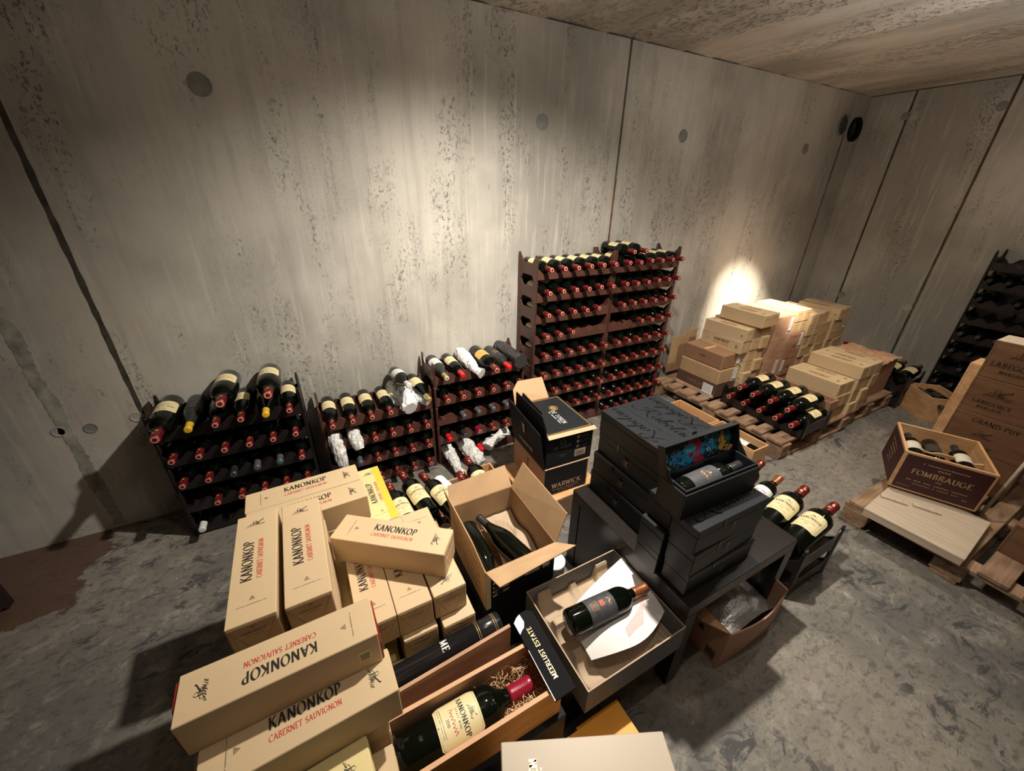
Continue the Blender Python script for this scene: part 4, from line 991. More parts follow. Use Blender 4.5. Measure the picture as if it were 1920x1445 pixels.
# ------------------------------------------------------------------ right-hand pallet
t = thing('wooden_case', (3.375, .358, .142), 0, 'x', 'wooden case'); bpy.data.objects.remove(t)
zz = [.142, .36, .578, .786, .995]
for k in range(4):
    t, a, b_, h = plank_case(3.25, 3.43, .185, .530, zz[k], zz[k + 1] - .003, 'wooddark', 'aged brown stamped wooden case, %s of the tall stack on right pallet' % ('bottom', 'second from bottom', 'third from bottom', 'top')[k])
    if k == 3:
        for o in t.children:
            if o.name.startswith('lid'): o.data.materials[0] = M['woodpale']
    X = FL(-a)
    def st(tx, h_, y_, x_=0):
        f = MB(); text(f, tx, h_, x_, y_, 0, X, thick=.2, thin=.06); f.build('burnt_lettering', [M['stamp']], t)
    def em(x_, y_, s_, sd=3):
        f = MB(); emblem(f, x_, y_, s_, 0, X, sd); f.build('burnt_emblem', [M['stamp']], t)
    def mi_(x_, y_, w_, sd):
        f = MB(); microtext(f, x_, y_, w_, .012, 0, X, 5, sd); f.build('burnt_mark', [M['stamp']], t)
    if k == 3: st('LABEGORCE', .026, h * .34, -.05); st('MARGAUX', .016, h * .18, -.05); em(-.05, h * .72, .045); mi_(.10, h * .5, .05, 3)
    if k == 2: em(-.06, h * .66, .05); st('LABEGORCE', .020, h * .30, -.06); st('MARGAUX', .015, h * .18, -.06); mi_(.10, h * .62, .05, 4); mi_(.11, h * .15, .02, 4)
    if k == 1: st('GRAND-PUY', .024, h * .78, 0); em(-.03, h * .5, .038, 5); st('HAUT MEDOC', .018, h * .12, -.04)
    if k == 0: st('GRAND-PUY', .020, h * .6, 0)
t, a, b_, h = plank_case(3.46, 3.62, .30, .612, .142, .790, 'wood', 'pale wooden case standing upright behind the stamped stack')
# maroon-printed open case with bottles
ca, sa = math.cos(R(-64.5)), math.sin(R(-64.5))
FC = (2.982, .452)
t, a, b_, h = open_box(FC[0] - .1765, FC[0] + .1765, FC[1] - .19, FC[1] + .19, .2025, .437, 'wood', 'open wooden case with maroon printed sides holding bottles, right pallet', th=.012, rz=R(-64.5), ms='woody')
f = MB(); X = FF(-b_)
f.box(-a + .014, a - .010, .010, h - .012, 0, .0008, 0, X=X); X2 = X @ TR(0, 0, .0014)
text(f, 'FOMBRAUGE', .030, .0, .115, 1, X2, thick=.16); microtext(f, 0, .185, .18, .007, 1, X2, 18, 2); microtext(f, 0, .165, .05, .010, 1, X2, 4, 8)
text(f, '2016', .010, 0, .095, 1, X2); microtext(f, 0, .072, .24, .007, 1, X2, 24, 5); microtext(f, 0, .054, .18, .005, 1, X2, 20, 6); microtext(f, -.12, .03, .06, .004, 1, X2, 10, 6); microtext(f, .12, .04, .02, .007, 1, X2, 3, 6)
f.build('maroon_print', [M['maroonprint'], M['goldink']], t)
f = MB(); X = FL(-a)
f.box(-b_ + .010, b_ - .014, .010, h - .012, 0, .0008, 0, X=X); X2 = X @ TR(0, 0, .0014)
for k in range(5): microtext(f, -.02 + .01 * (k % 2), .165 - .026 * k, .16 - .02 * k, .012, 1, X2, 14, 20 + k)
f.build('maroon_print', [M['maroonprint'], M['goldink']], t)
q = MB(); xs = [-.158 + .316 * i / 40 for i in range(41)]
q.strip([(x_, .205 - .012 * max(0, math.cos((x_ + .05) * 38)) ** 2) for x_ in xs], [(x_, .187) for x_ in xs], -.045, -.036, 1); q.build('bottle_divider', M['wood'], t)
def local(cx, cy, rz, x, y): return cx + x * math.cos(rz) - y * math.sin(rz), cy + x * math.sin(rz) + y * math.cos(rz)
for k, (lx, ly, rz_, kd, lb) in enumerate(((-.115, -.155, 0, 'plain', 'left'), (.085, -.160, 0, 'plain', 'right'), (-.01, .165, 0, 'pink', 'middle, neck outward'))):
    x_, y_ = local(FC[0], FC[1], R(-64.5), lx, ly + (.0 if kd == 'plain' else 0))
    if kd == 'plain': place('bottle_plain', KINDS['plain'], (x_, y_, .2025 + .180), R(-64.5) + PI, 'pale striped-label bottle lying in the maroon-printed case, %s' % lb, 'bottles in the maroon-printed case')
    else: place('bottle_pink', KINDS['pink'], (x_, y_, .2025 + .150), R(-64.5), 'maroon-capped bottle lying in the maroon-printed case, %s' % lb)
for k, lx in enumerate((-.115, -.015, .085)):
    x_, y_ = local(FC[0], FC[1], R(-64.5), lx, -.157)
    place('bottle_plain', KINDS['plain'], (x_, y_, .2025 + .062), R(-64.5) + PI, 'pale-labelled bottle in the bottom layer of maroon-printed case, %s from left' % ORD[k], 'bottom bottles of the maroon-printed case')
# pale lid board lying in front, with its lip, a thin pole and small sawn pieces
t = thing('case_lid', (2.655, .330, .1425), R(3.5), 'pale wooden lid panel lying at the front of the right pallet', 'lid')
q = MB(); q.box(-.222, .222, -.198, .186, .030, .044, bev=.002); q.build('panel', M['woodpale'], t)
q = MB(); q.box(.205, .221, -.196, .184, 0, .0298, bev=.001); q.build('cleat', M['woodpale'], t)
q = MB(); q.box(-.221, -.205, -.196, .184, 0, .0298, bev=.001); q.build('cleat', M['woodpale'], t)
for k, (x_, y_, r_) in enumerate(((2.63, .455, -66), (2.70, .34, -66))):
    t = thing('divider_strip', (x_, y_, .187), R(r_), 'pale cut-out divider strip on the lid panel, %s' % ('left', 'right')[k], 'wood strip', 'divider strips on the lid panel')
    xs = [-.055 + .11 * i / 16 for i in range(17)]
    q = MB(); q.strip([(x2, .016 + .010 * math.sqrt(max(0, 1 - (x2 / .056) ** 2))) for x2 in xs], [(x2, -.010) for x2 in xs], .0, .010, 2); q.build('strip', M['woodpale'], t)
q = MB(); q.tube([(2.930, .195, .146), (3.222, .172, .80)], .008, 8); tag(q.build('wooden_pole', M['woodpale']), 'thin pale wooden pole leaning against the stamped case stack', 'pole')
for k in range(2):
    plank_case(2.735, 3.10, -.27, .075, .142 + .085 * k, .225 + .085 * k, 'wooddark', 'flat wooden case at the right edge of the pallet, %s one' % ('lower', 'upper')[k])
t, a, b_, h = open_box(4.39, 4.70, .775, 1.015, 0, .215, 'wood', 'small open wooden case standing askew on the floor before the end wall rack', rz=R(49))
for k in range(2):
    x_, y_ = local(4.545, .895, R(49), .0, -.045 + .09 * k)
    put('dark', (x_ + .13 * math.cos(R(49)), y_ + .13 * math.sin(R(49)), .150 - .0 * k), R(49) - D90 if False else R(49 - 90), 'dark bottle lying in the small askew wooden case, %s' % ('nearer', 'farther')[k])

# ------------------------------------------------------------------ pine cases between black boxes and pallet
open_box(2.405, 2.545, 1.455, 1.815, 0, .175, 'woody', 'empty long pine case on floor behind the black boxes')
t, a, b_, h = open_box(2.400, 2.560, 1.095, 1.445, 0, .175, 'woody', 'pine case with one bottle on floor behind the open black box')
put('whitelabel', (2.48, 1.110, .120), PI, 'white-labelled bottle lying in the pine case behind the black boxes')
open_box(2.24, 2.395, 1.20, 1.66, 0, .11, 'wood', 'low pine tray partly hidden behind the black boxes', cat='tray', name='wooden_tray')

# ------------------------------------------------------------------ black table and its black gift boxes
TX0, TX1, TY0, TY1, TZ = .925, 1.546, .447, 1.092, .450
t = thing('side_table', ((TX0 + TX1) / 2, (TY0 + TY1) / 2, 0), 0, 'black-brown square side table carrying the black gift boxes', 'table')
a, b_ = (TX1 - TX0) / 2, (TY1 - TY0) / 2
q = MB(); q.box(-a, a, -b_, b_, TZ - .052, TZ, bev=.0015); q.build('tabletop', M['table'], t)
for sx in (-1, 1):
    for sy in (-1, 1):
        q = MB(); q.box(sx * (a - .027) - .027, sx * (a - .027) + .027, sy * (b_ - .027) - .027, sy * (b_ - .027) + .027, 0, TZ - .0525, bev=.001); q.build('leg', M['table'], t)
q = MB(); q.box(-a + .004, -a + .014, -b_ + .055, b_ - .055, .03, TZ - .0525); q.build('side_panel', M['table'], t)
BL, BW, BH = .345, .1035, .1005
def blackbox(kind):
    def mk():
        t = bpy.data.objects.new('gift_box', None); C.objects.link(t); t.empty_display_size = .05; t['category'] = 'gift box'
        a, b_, c = BL / 2, BW / 2, BH
        q = MB(); q.box(-a + .0015, a - .0015, -b_ + .0015, b_ - .0015, 0, c - .0305, bev=.0018); q.build('body', M['blackmatt'], t)
        q = MB(); q.box(-a, a, -b_, b_, c - .0295, c, bev=.0022); q.build('lid', M['blackmatt'], t)
        f = MB(); script(f, 'Rabelais', .0200, -.064, -.011, 0, FT(c) @ Matrix.Diagonal((1.62, 1.22, 1, 1))); f.build('script_lettering', [M['blackgloss']], t)
        f = MB(); f.box(-.055, -.047, c - .032, c + .0003, 0, .0007, 0, X=FF(-b_)); f.build('ribbon', [M['blackgloss']], t); f = MB(); f.prism(arc(0, c - .033, .010, .007, 0, 330, 11), 0, .0010, 2, X=FF(-b_))
        pen(f, [(-.010, c - .053), (-.003, c - .045), (.002, c - .050), (.010, c - .043), (.004, c - .058), (-.004, c - .058)], .003, .002, 0, 1, FF(-b_) @ TR(0, 0, .0012))
        microtext(f, 0, c - .068, .030, .005, 1, FF(-b_) @ TR(0, 0, .0012), 7, 3)
        f.build('ribbon_tab', [M['blackgloss'], M['orangeink' if kind else 'goldink']], t)
        return t
    return mk
def gift(x, y, z, rz, label, group='black gift boxes on the side table', kind=0): return place('gift%d' % kind, blackbox(kind), (x, y, z), rz, label, group)
# near group: two columns, long side along x; far group: long side along y
x0 = .935 + BL / 2
for k in range(3):
    gift(x0 - .005 * k + random.uniform(-.006, .003), .484 + BW / 2 + (.0, .003, .001)[k], TZ + .0005 + (BH + .001) * k, R((0, 1.2, -1.0)[k]), 'black gift box, near row on the table, %s layer' % ('bottom', 'middle', 'top')[k] + (', lettering in view' if k == 2 else ''))
    gift(x0 - (.022, .026, .006)[k], .484 + BW * 1.5 + .005, TZ + .0005 + (BH + .001) * k, R((-.6, .5, -.8)[k]), 'black gift box, second row on the table, %s layer' % ('bottom', 'middle', 'top')[k])
for k in range(3):
    for j in range(3):
        gift((1.000, 1.004, 1.014)[k] + BW / 2 + (BW + .001) * j, .728 + BL / 2 + (.004, .0, -.002)[k], TZ + .0005 + (BH + .001) * k, -D90 + R((-.8, 1.0, -.9)[k]), 'black gift box, far group, %s layer, %s from left' % (('bottom', 'middle', 'upper')[k], ORD[j]), kind=1 if k == 2 else 0)
for j in range(3):
    g_ = gift(1.012 + BW / 2 + (BW + .001) * j, .728 + BL / 2, TZ + .0005 + (BH + .001) * 3, (D90, -D90 if False else D90, D90)[j] if j != 1 else -D90, 'black scripted gift box on top of far group, %s of three' % ('left', 'middle', 'right')[j], 'black scripted gift boxes on top')
# open gift box with its painted lid and a bottle
OX, OY, OZ = .905 + BL / 2 - .002, .541 + BW / 2 + .002, TZ + .0005 + (BH + .001) * 3
t = thing('open_gift_box', (OX, OY, OZ), R(-2.4), 'open black gift box with colourful picture inside its raised lid', 'gift box')
a, b_, hh = BL / 2, BW / 2 + .002, .110
for s_ in (-1, 1):
    q = MB(); q.box(-a, a, s_ * (b_ - .003) - .003, s_ * (b_ - .003) + .003, 0, hh - .010, bev=.0008); q.build('side_wall', M['blackmatt'], t)
    q = MB(); q.box(s_ * (a - .003) - .003, s_ * (a - .003) + .003, -b_ + .0065, b_ - .0065, 0, hh - .010, bev=.0008); q.build('end_wall', M['blackmatt'], t)
    q = MB(); q.box(-a + .006, a - .006, s_ * (b_ - .010) - .003, s_ * (b_ - .010) + .003, .002, hh, bev=.0008); q.build('inner_rim', M['blackmatt'], t)
    q = MB(); q.box(s_ * (a - .010) - .003, s_ * (a - .010) + .003, -b_ + .014, b_ - .014, .002, hh, bev=.0008); q.build('inner_rim', M['blackmatt'], t)
q = MB(); q.box(-a + .014, a - .014, -b_ + .014, b_ - .014, 0, .004); q.build('base', M['blackmatt'], t)
LT = TR(0, b_ - .001, hh - .012, rx=R(72))     # raised lid, hinged on the far side
q = MB(); q.box(-a, a, 0, .104, -.003, .003, X=LT); q.box(-a, -a + .003, .002, .104, .003, .028, X=LT); q.box(a - .003, a, .002, .104, .003, .028, X=LT); q.box(-a, a, .101, .104, .003, .028, X=LT)
lid = q.build('lid', M['blackmatt'], t)
f = MB(); rd = random.Random(11); XL = LT @ TR(0, 0, .0034)
def blob(cx, cy, rx_, ry_, mi, dz=0, n=9, jag=.3, rot=0):
    pts = []
    for i in range(n):
        an = 2 * PI * i / n + rot; k_ = 1 + rd.uniform(-jag, jag); pts.append((cx + rx_ * k_ * math.cos(an), cy + ry_ * k_ * math.sin(an), dz))
    f.add(pts, [tuple(range(n))], mi, X=XL)
f.box(-a + .005, a - .005, .004, .099, -.0003, .0002, 0, X=XL)
blob(.095, .058, .068, .038, 1, .0006); blob(-.075, .040, .055, .030, 2, .0006); blob(.0, .045, .070, .034, 2, .0008, jag=.4); blob(-.02, .062, .036, .030, 4, .0010); blob(-.045, .060, .030, .016, 3, .0013, jag=.15)
blob(.052, .050, .026, .028, 2, .0014); blob(.112, .045, .016, .036, 5, .0014, 7); blob(.112, .074, .008, .012, 5, .0018); blob(.142, .020, .024, .013, 5, .0014); blob(-.008, .028, .018, .030, 4, .0016, 7, .45); blob(.01, .018, .010, .016, 4, .0018)
for i in range(46): blob(rd.uniform(-.16, -.09), rd.uniform(.008, .072), .0022, .0042, rd.choice((1, 6, 6)), .0018, 4, .3, rd.uniform(0, 3))
for i in range(14): blob(rd.uniform(-.10, .02), rd.uniform(.035, .045), .002, .010, 3, .0020, 4, .3)
for (u_, v_, r_) in ((.058, .064, .4), (.045, .038, -.5), (.035, .085, .2)): blob(u_, v_, .011, .008, 7, .0022, 4, .1, r_); blob(u_, v_, .008, .0055, 2, .0025, 4, .1, r_)
for i in range(150): blob(rd.uniform(-.155, .155), rd.uniform(.008, .092), rd.uniform(.002, .006), rd.uniform(.0015, .005), rd.choice((0, 0, 0, 1, 2, 4)), .0020, 5, .5, rd.uniform(0, 3))
for i in range(60): blob(rd.uniform(-.15, .15), rd.uniform(.01, .09), .003, .0025, rd.choice((1, 2, 3, 5)), .0024, 5, .5)
f.build('picture_print', [M['nightprint'], M['teal'], M['blueprint'], M['cyan'], M['crimson'], M['amber'], M['paleyellow'], M['white']], lid)
q = MB(); q.box(-.022, -.002, .098, .112, .0, .002, X=LT); q.build('pull_ribbon', M['blackgloss'], t)
for s_ in (-1, 1):
    q = MB(); q.prism([(b_ - .002, hh - .012), (b_ - .060, hh - .008), (b_ + .018, hh + .072)], s_ * (a - .001) - .0006, s_ * (a - .001) + .0006, 0); q.build('corner_gusset', M['blackcard'], t)
def pr_dark(f_, s, h):
    X = Matrix(); pen(f_, smooth([(-.022 * s, .0), (-.016 * s, .008 * s), (-.012 * s, -.004 * s), (-.006 * s, .006 * s), (-.002 * s, -.003 * s), (.005 * s, .006 * s), (.009 * s, -.004 * s), (.018 * s, .002 * s)], 6), .0014 * s, .0005 * s, .6, 4, X)
    blob_ = [(-.004 * s, .024 * s), (.002 * s, .031 * s), (.004 * s, .025 * s), (.000, .021 * s)]; f_.add([(p[0], p[1], 0) for p in blob_], [(0, 1, 2, 3)], 4); microtext(f_, 0, .017 * s, .02 * s, .002 * s, 4, X, 8, 1)
KINDS['boxed'] = bottle(cap='capblack', captop='capblack', lab='labelgrey', la=(.045, .170), half=80, foil=False, octo=0, printer=pr_dark, seg=30, glass='glass')
put('boxed', (OX - .148, OY + .003, OZ + .066), D90, 'grey-labelled bottle lying inside the open black gift box', ry=R(-14))

# ------------------------------------------------------------------ open cartons
def sheet(m_, pts, th, mi=0, X=None):
    """thin board from 4 corner points, thickness along its normal"""
    P_ = [Vector(p) for p in pts]; n = (P_[1] - P_[0]).cross(P_[3] - P_[0]).normalized() * th / 2
    vs = [tuple(p + n) for p in P_] + [tuple(p - n) for p in P_]; k = len(P_)
    m_.add(vs, [tuple(range(k)), tuple(range(k, 2 * k))[::-1]] + [(i, (i + 1) % k, k + (i + 1) % k, k + i) for i in range(k)], mi, X=X); return m_
def open_carton(x0, x1, y0, y1, z0, z1, label, m_out, m_in, th=.004, rz=0, edge='kraftedge'):
    cx, cy = (x0 + x1) / 2, (y0 + y1) / 2; a, b_, h = (x1 - x0) / 2, (y1 - y0) / 2, z1 - z0
    t = thing('open_carton', (cx, cy, z0), rz, label, 'carton')
    for (nm, X0, X1, Y0, Y1) in (('front_wall', -a, a, -b_, -b_ + th), ('back_wall', -a, a, b_ - th, b_), ('side_wall', -a, -a + th, -b_ + th, b_ - th), ('side_wall', a - th, a, -b_ + th, b_ - th)):
        q = MB(); q.box(X0, X1, Y0, Y1, 0, h)
        # outside sheet and inside sheet differ
        mi = []
        for f_ in q.f:
            c = sum((Vector(q.v[i]) for i in f_), Vector()) / len(f_)
            nrm = (Vector(q.v[f_[1]]) - Vector(q.v[f_[0]])).cross(Vector(q.v[f_[2]]) - Vector(q.v[f_[1]])).normalized()
            if abs(nrm.z) > .5: mi.append(2)
            else: mi.append(0 if max(abs(c.x) / a, abs(c.y) / b_) > .999 else 1)
        q.m = mi; q.build(nm, [M[m_out], M[m_in], M[edge]], t)
    q = MB(); q.box(-a + th, a - th, -b_ + th, b_ - th, 0, th); q.build('bottom', M[m_in], t)
    return t, a, b_, h
# the kraft carton with two dark bottles
t, a, b_, h = open_carton(.370, .656, .840, 1.190, .306, .500, 'open kraft carton, black outside, with two dark bottles, centre of picture', 'blackcard', 'kraft')
f = MB(); f.box(-b_, b_, 0, h, 0, .0008, 0, X=FL(-a)); f.box(-a, -a + .018, 0, h, 0, .0008, 2, X=FF(-b_))
for k in range(4): microtext(f, 0, .045 + .035 * k, .26, .012, 1, FL(-a) @ TR(0, 0, .001), 26, 30 + k)
for k in range(4): f.add([(-a + .026, .118 - .022 * k, 0), (-a + .092, .128 - .022 * k, 0), (-a + .092, .137 - .022 * k, 0), (-a + .026, .127 - .022 * k, 0)], [(0, 1, 2, 3)], 2, X=FF(-b_))
f.build('printed_lettering', [M['kraft'], M['darkbrown'], M['whiteink']], t)
shipping_label(t, FF(-b_) @ TR(.045, .130, .0006), .060, .075); shipping_label(t, FF(-b_) @ TR(.105, .110, .0006), .030, .040)
q = MB(); sheet(q, [(-a, b_, h), (a, b_, h), (a - .004, b_ + .060, h + .075), (-a + .012, b_ + .052, h + .068)], .004); q.build('back_flap', M['kraft'], t)
q = MB(); sheet(q, [(a, -b_, h), (a, b_, h), (a + .055, b_ - .0, h + .110), (a + .050, -b_ + .012, h + .110)], .004); q.build('right_flap', M['kraft'], t)
q = MB(); sheet(q, [(-a, -b_, h), (a, -b_, h), (a + .040, -b_ - .066, h + .030), (-a + .015, -b_ - .078, h + .012)], .004); q.build('front_flap', M['kraft'], t)
q = MB(); sheet(q, [(-a, b_, h), (-a, -b_, h), (-a - .012, -b_ + .085, h + .070), (-a - .020, b_ + .01, h + .105)], .004); q.build('left_flap', M['kraft'], t)
# moulded pulp tray inside
q = MB(); n1, n2 = 26, 30; vs = []
for i in range(n1 + 1):
    for j in range(n2 + 1):
        x_ = -.02 + (a - .012 + .02) * i / n1; y_ = -b_ + .012 + (2 * b_ - .024) * j / n2
        dx, dy = (x_ - .055) / .042, (y_ - .07) / .055
        z_ = .065 + .012 * math.cos(y_ * 34) + (-.016 if dx * dx + dy * dy < 1 else 0) + .004 * noise.noise(Vector((x_ * 30, y_ * 30, 1))) - .10 * max(0, -.02 - y_ * .9)
        vs.append((x_, y_, max(.01, z_)))
q.add(vs, [(i * (n2 + 1) + j, (i + 1) * (n2 + 1) + j, (i + 1) * (n2 + 1) + j + 1, i * (n2 + 1) + j + 1) for i in range(n1) for j in range(n2)], 0, True); q.build('pulp_tray', M['pulp'], t)
KINDS['nolabel'] = bottle(prof=BURG, cap='capblack', captop='capblack', lab=None, foil=False)
put('nolabel', (.416, 1.135, .415), 0, 'dark bottle lying along left wall of the open kraft carton, base away from viewer', rx=R(3))
def pr_gold(f_, s, h): pen(f_, smooth([(-.02 * s, 0), (0, .008 * s), (.018 * s, -.002 * s)], 5), .001 * s, .0004 * s, .4, 4, Matrix())
KINDS['blackneck'] = bottle(prof=BURG, cap='capblack', captop='capblack', lab=None, foil=False, capstart=.215)
put('blackneck', (.575, .868, .385), PI + R(17), 'dark bottle with long black foil neck lying askew in the open kraft carton', rx=R(-6))
simple_case('black_carton', .372, .655, .842, 1.188, 0, .304, 'blackcard', 'closed black carton underneath the open kraft carton', 'carton')
# grey carton with pulp tray, leaflet and copper-topped bottle
t, a, b_, h = open_carton(.512, .926, .440, .802, .245, .362, 'open grey carton with beige pulp tray, leaflet and bottle, front right', 'greycard', 'greyin', edge='pulp')
q = MB(); n1, n2 = 74, 66; vs = []
for i in range(n1 + 1):
    for j in range(n2 + 1):
        x_ = -a + .006 + (2 * a - .012) * i / n1; y_ = -b_ + .006 + (2 * b_ - .012) * j / n2
        ss = lambda v: max(0, min(1, v)) ** 2 * (3 - 2 * max(0, min(1, v)))
        plat = max(ss((.040 - abs(x_ + .135)) / .014), ss((.040 - abs(x_ - .135)) / .014)) + .35 * ss((.022 - abs(x_)) / .012)
        dy = min(abs(y_ + .118), abs(y_), abs(y_ - .118)); cut = math.sqrt(max(0, 1 - (dy / .046) ** 2))
        z_ = .018 + .058 * plat * (1 - .85 * cut) + .010 * (1 if abs(x_) > a - .016 or abs(y_) > b_ - .016 else 0)
        vs.append((x_, y_, z_))
q.add(vs, [(i * (n2 + 1) + j, (i + 1) * (n2 + 1) + j, (i + 1) * (n2 + 1) + j + 1, i * (n2 + 1) + j + 1) for i in range(n1) for j in range(n2)], 0, False); q.build('pulp_tray', M['pulp'], t)
# leaflet: bent sheet with pink print
m_ = MB(); n = 16; vs = []
def leaf(u, v):
    x_ = .592 + .318 * u - .010 * v + .03 * u * v; y_ = .520 + .205 * v - .045 * math.sin(u * 3.1) * (1 - v) + .03 * u * v + (.0 if v < .5 else -.06 * (1 - u) * (v - .5) * 2)
    z_ = .360 + .010 * math.sin(u * 3.0) - .026 * (max(0, .35 - u) / .35) ** 1.5 - .035 * max(0, .25 - v) + .006 * math.sin(v * 7)
    return x_, y_, z_
for i in range(n + 1):
    for j in range(n + 1): vs.append(leaf(i / n, j / n))
m_.add(vs, [(i * (n + 1) + j, (i + 1) * (n + 1) + j, (i + 1) * (n + 1) + j + 1, i * (n + 1) + j + 1) for i in range(n) for j in range(n)], 0, True)
t = thing('leaflet', (0, 0, 0), 0, 'white leaflet with pink bottle drawing in the grey carton', 'leaflet')
m_.build('sheet', M['white'], t)
f = MB()
def lp(u, v): p = leaf(u, v); return (p[0], p[1], p[2] + .0015)
bt_ = [(.42, .10), (.66, .13), (.74, .22), (.90, .33), (.88, .38), (.72, .29), (.62, .26), (.44, .20)]
f.add([lp(*p) for p in bt_], [tuple(range(8))], 0)
for k in range(4): f.add([lp(.80 + .02 * k, .62), lp(.805 + .02 * k, .62), lp(.83 + .02 * k, .70), lp(.825 + .02 * k, .70)], [(0, 1, 2, 3)], 0)
for k in range(5): f.add([lp(.84 + .012 * k, .40 - .03 * k), lp(.86 + .012 * k, .41 - .03 * k), lp(.87 + .012 * k, .395 - .03 * k), lp(.85 + .012 * k, .385 - .03 * k)], [(0, 1, 2, 3)], 1)
f.build('pink_print', [mat('pink_print', (.66, .48, .46), .6), mat('pale_grey_print', (.5, .42, .42), .6)], t)
def pr_ten(f_, s, h):
    X = Matrix(); text(f_, '10', .016 * s, -.002 * s, -.004 * s, 5, X, thick=.20, thin=.09)
    for k in range(6): microtext(f_, 0, (-.014 - .0045 * k) * s, (.034 - .002 * k) * s, .0012 * s, 4, X, 12, k)
    pen(f_, smooth([(-.010 * s, .026 * s), (-.002 * s, .034 * s), (.006 * s, .027 * s), (.014 * s, .032 * s)], 5), .003 * s, .001 * s, .4, 4, X); microtext(f_, .0, .020 * s, .03 * s, .002 * s, 3, X, 10, 9)
KINDS['ten'] = bottle(sc=1.06, cap='capcopper', captop='capcopper', lab='labelgrey', la=(.062, .160), half=100, octo=0, foil=False, printer=pr_ten, seg=34)
put('ten', (.560, .612, .408), D90 + R(-3), 'dark bottle with copper cap and orange 10 label lying in the grey carton', rx=R(1.5), ry=R(-10))
simple_case('black_carton', .50, .82, .52, .80, 0, .243, 'blackcard', 'closed black carton carrying the open grey carton', 'carton')
# wooden magnum box with straw, magnum and the black lid strip
t, a, b_, h = open_box(-.035, .425, .455, .605, .318, .450, 'woodorange', 'open wooden magnum box with straw and large bottle, front', th=.011, ms='woodpink')
for o in t.children:
    if o.name.startswith('side_board') and o.data.vertices[0].co.y > 0: o.data.materials[0] = M['woodpink']
q = MB(); q.box(-a, a, -b_, -b_ + .0112, h - .0004, h + .0006); q.box(-a, a, b_ - .0112, b_, h - .0004, h + .0006); q.build('rim_edge', M['tan'], t)
m_ = MB(); rd = random.Random(9)
for k in range(420):
    x_ = rd.uniform(.265, .405) if k < 330 else rd.uniform(.19, .27); y_ = rd.uniform(.470, .592); z_ = .365 + rd.uniform(0, .045) * (1 if y_ > .56 or y_ < .50 else .3)
    an = rd.uniform(0, 2 * PI); l_ = rd.uniform(.008, .020); tl = rd.uniform(-.4, .4)
    dx, dy, dz = math.cos(an) * l_, math.sin(an) * l_, tl * l_
    cx_, cy_ = -dy * .6, dx * .6
    p = [(x_ - dx, y_ - dy, z_ - dz), (x_ + cx_ * .5, y_ + cy_ * .5, z_ + .004), (x_ + dx, y_ + dy, z_ + dz)]
    p = [(min(max(q_[0], -.02), .412), min(max(q_[1], .468), .592), q_[2]) for q_ in p]
    m_.tube(p, .0011, 3)
tag(m_.build('wood_straw', M['straw']), 'pale wood straw packing inside the wooden magnum box', 'packing straw', kind='stuff')
def pr_mag(f_, s, h): print_full(f_, s, h)
KINDS['bigfull'] = bottle(sc=1.24, fat=1.16, cap='capmaroon', captop='capmaroon', lab='label', la=(.085, .178), half=66, octo=.014, foil=False, printer=pr_mag, seg=40)
put('bigfull', (-.018, .528, .392), D90, 'magnum with large cream label and maroon cap lying in the wooden box', ry=R(-6))
t = thing('carton_lid', (.418, .555, .4535), R(-.8), 'worn black lid strip with gold lettering across end of the wooden magnum box', 'carton lid')
q = MB(); q.prism([(-.033, -.124), (.036, -.122), (.037, .118), (.020, .132), (-.010, .130), (-.034, .112)], 0, .007, 2); q.build('strip', M['black'], t)
f = MB(); text(f, 'MEERLUST ESTATE', .0135, 0, -.006, 0, FT(.007) @ Matrix.Rotation(D90, 4, 'Z'), thick=.10); f.build('printed_lettering', [M['gold']], t)
q = MB(); q.prism([(-.0335, .070), (-.024, .078), (-.012, .085), (-.004, .100), (-.006, .128), (-.020, .122), (-.0345, .110)], .0072, .0078, 2); q.build('scuffed_corner', M['whiteink'], t)
q = MB(); q.prism([(-.034, -.124), (-.0315, -.124), (-.0325, .02), (-.034, .02)], .0068, .0078, 2); q.build('scuffed_edge', M['whiteink'], t)
simple_case('black_carton', .005, .44, .44, .65, 0, .316, 'blackcard', 'big black carton underneath the wooden magnum box', 'carton')
t = thing('wooden_board', (.1875, .645, .318), 0, 'upright pinkish wooden board behind the magnum box', 'board')
q = MB(); q.prism([(-.172, 0), (.172, 0), (.172, .182), (-.172, .148)], -.005, .005, 1); q.build('panel', M['woodpink'], t)
# black tube
t = thing('gift_tube', (.010, .690, .4435), R(2.0), 'black cylindrical gift tube with gold rings behind the wooden board', 'gift tube')
q = MB(); q.lathe([(-.02, .0300), (-.018, .0315), (.255, .0315), (.256, .0325), (.340, .0325), (.342, .030)], 32, X=TR(0, 0, .0, rz=D90)); q.build('tube_body', M['blackcard'] if False else mat('satin_black_tube', (.012, .012, .014), .22), t)
q = MB()
for x_ in (.262, .268, .318, .324): q.lathe([(x_, .0328), (x_ + .0014, .0328)], 32, X=TR(rz=D90))
q.build('gold_ring', M['gold'], t)
f = MB(); text(f, 'ME', .020, 0, 0, 0, Matrix()); f2 = MB(); f2.v = [((.0318 + z) * math.sin(x / .0318), y, (.0318 + z) * math.cos(x / .0318)) for x, y, z in f.v]; f2.f, f2.m, f2.sm = f.f, f.m, f.sm
X = Matrix.Rotation(-D90, 4, 'Z') @ TR(0, .150, .0003); f2.v = [tuple(X @ Vector(p)) for p in f2.v]; f2.build('printed_lettering', [M['whiteink']], t)
for k in range(4): carton(.125 + .006 * k, .704, .1 + .1 * k + (.010 if k == 3 else 0), 0, 'pale yellow carton beneath the black gift tube, %s layer up' % ORD[k], 'buried cartons under the gift tube', 'pale')
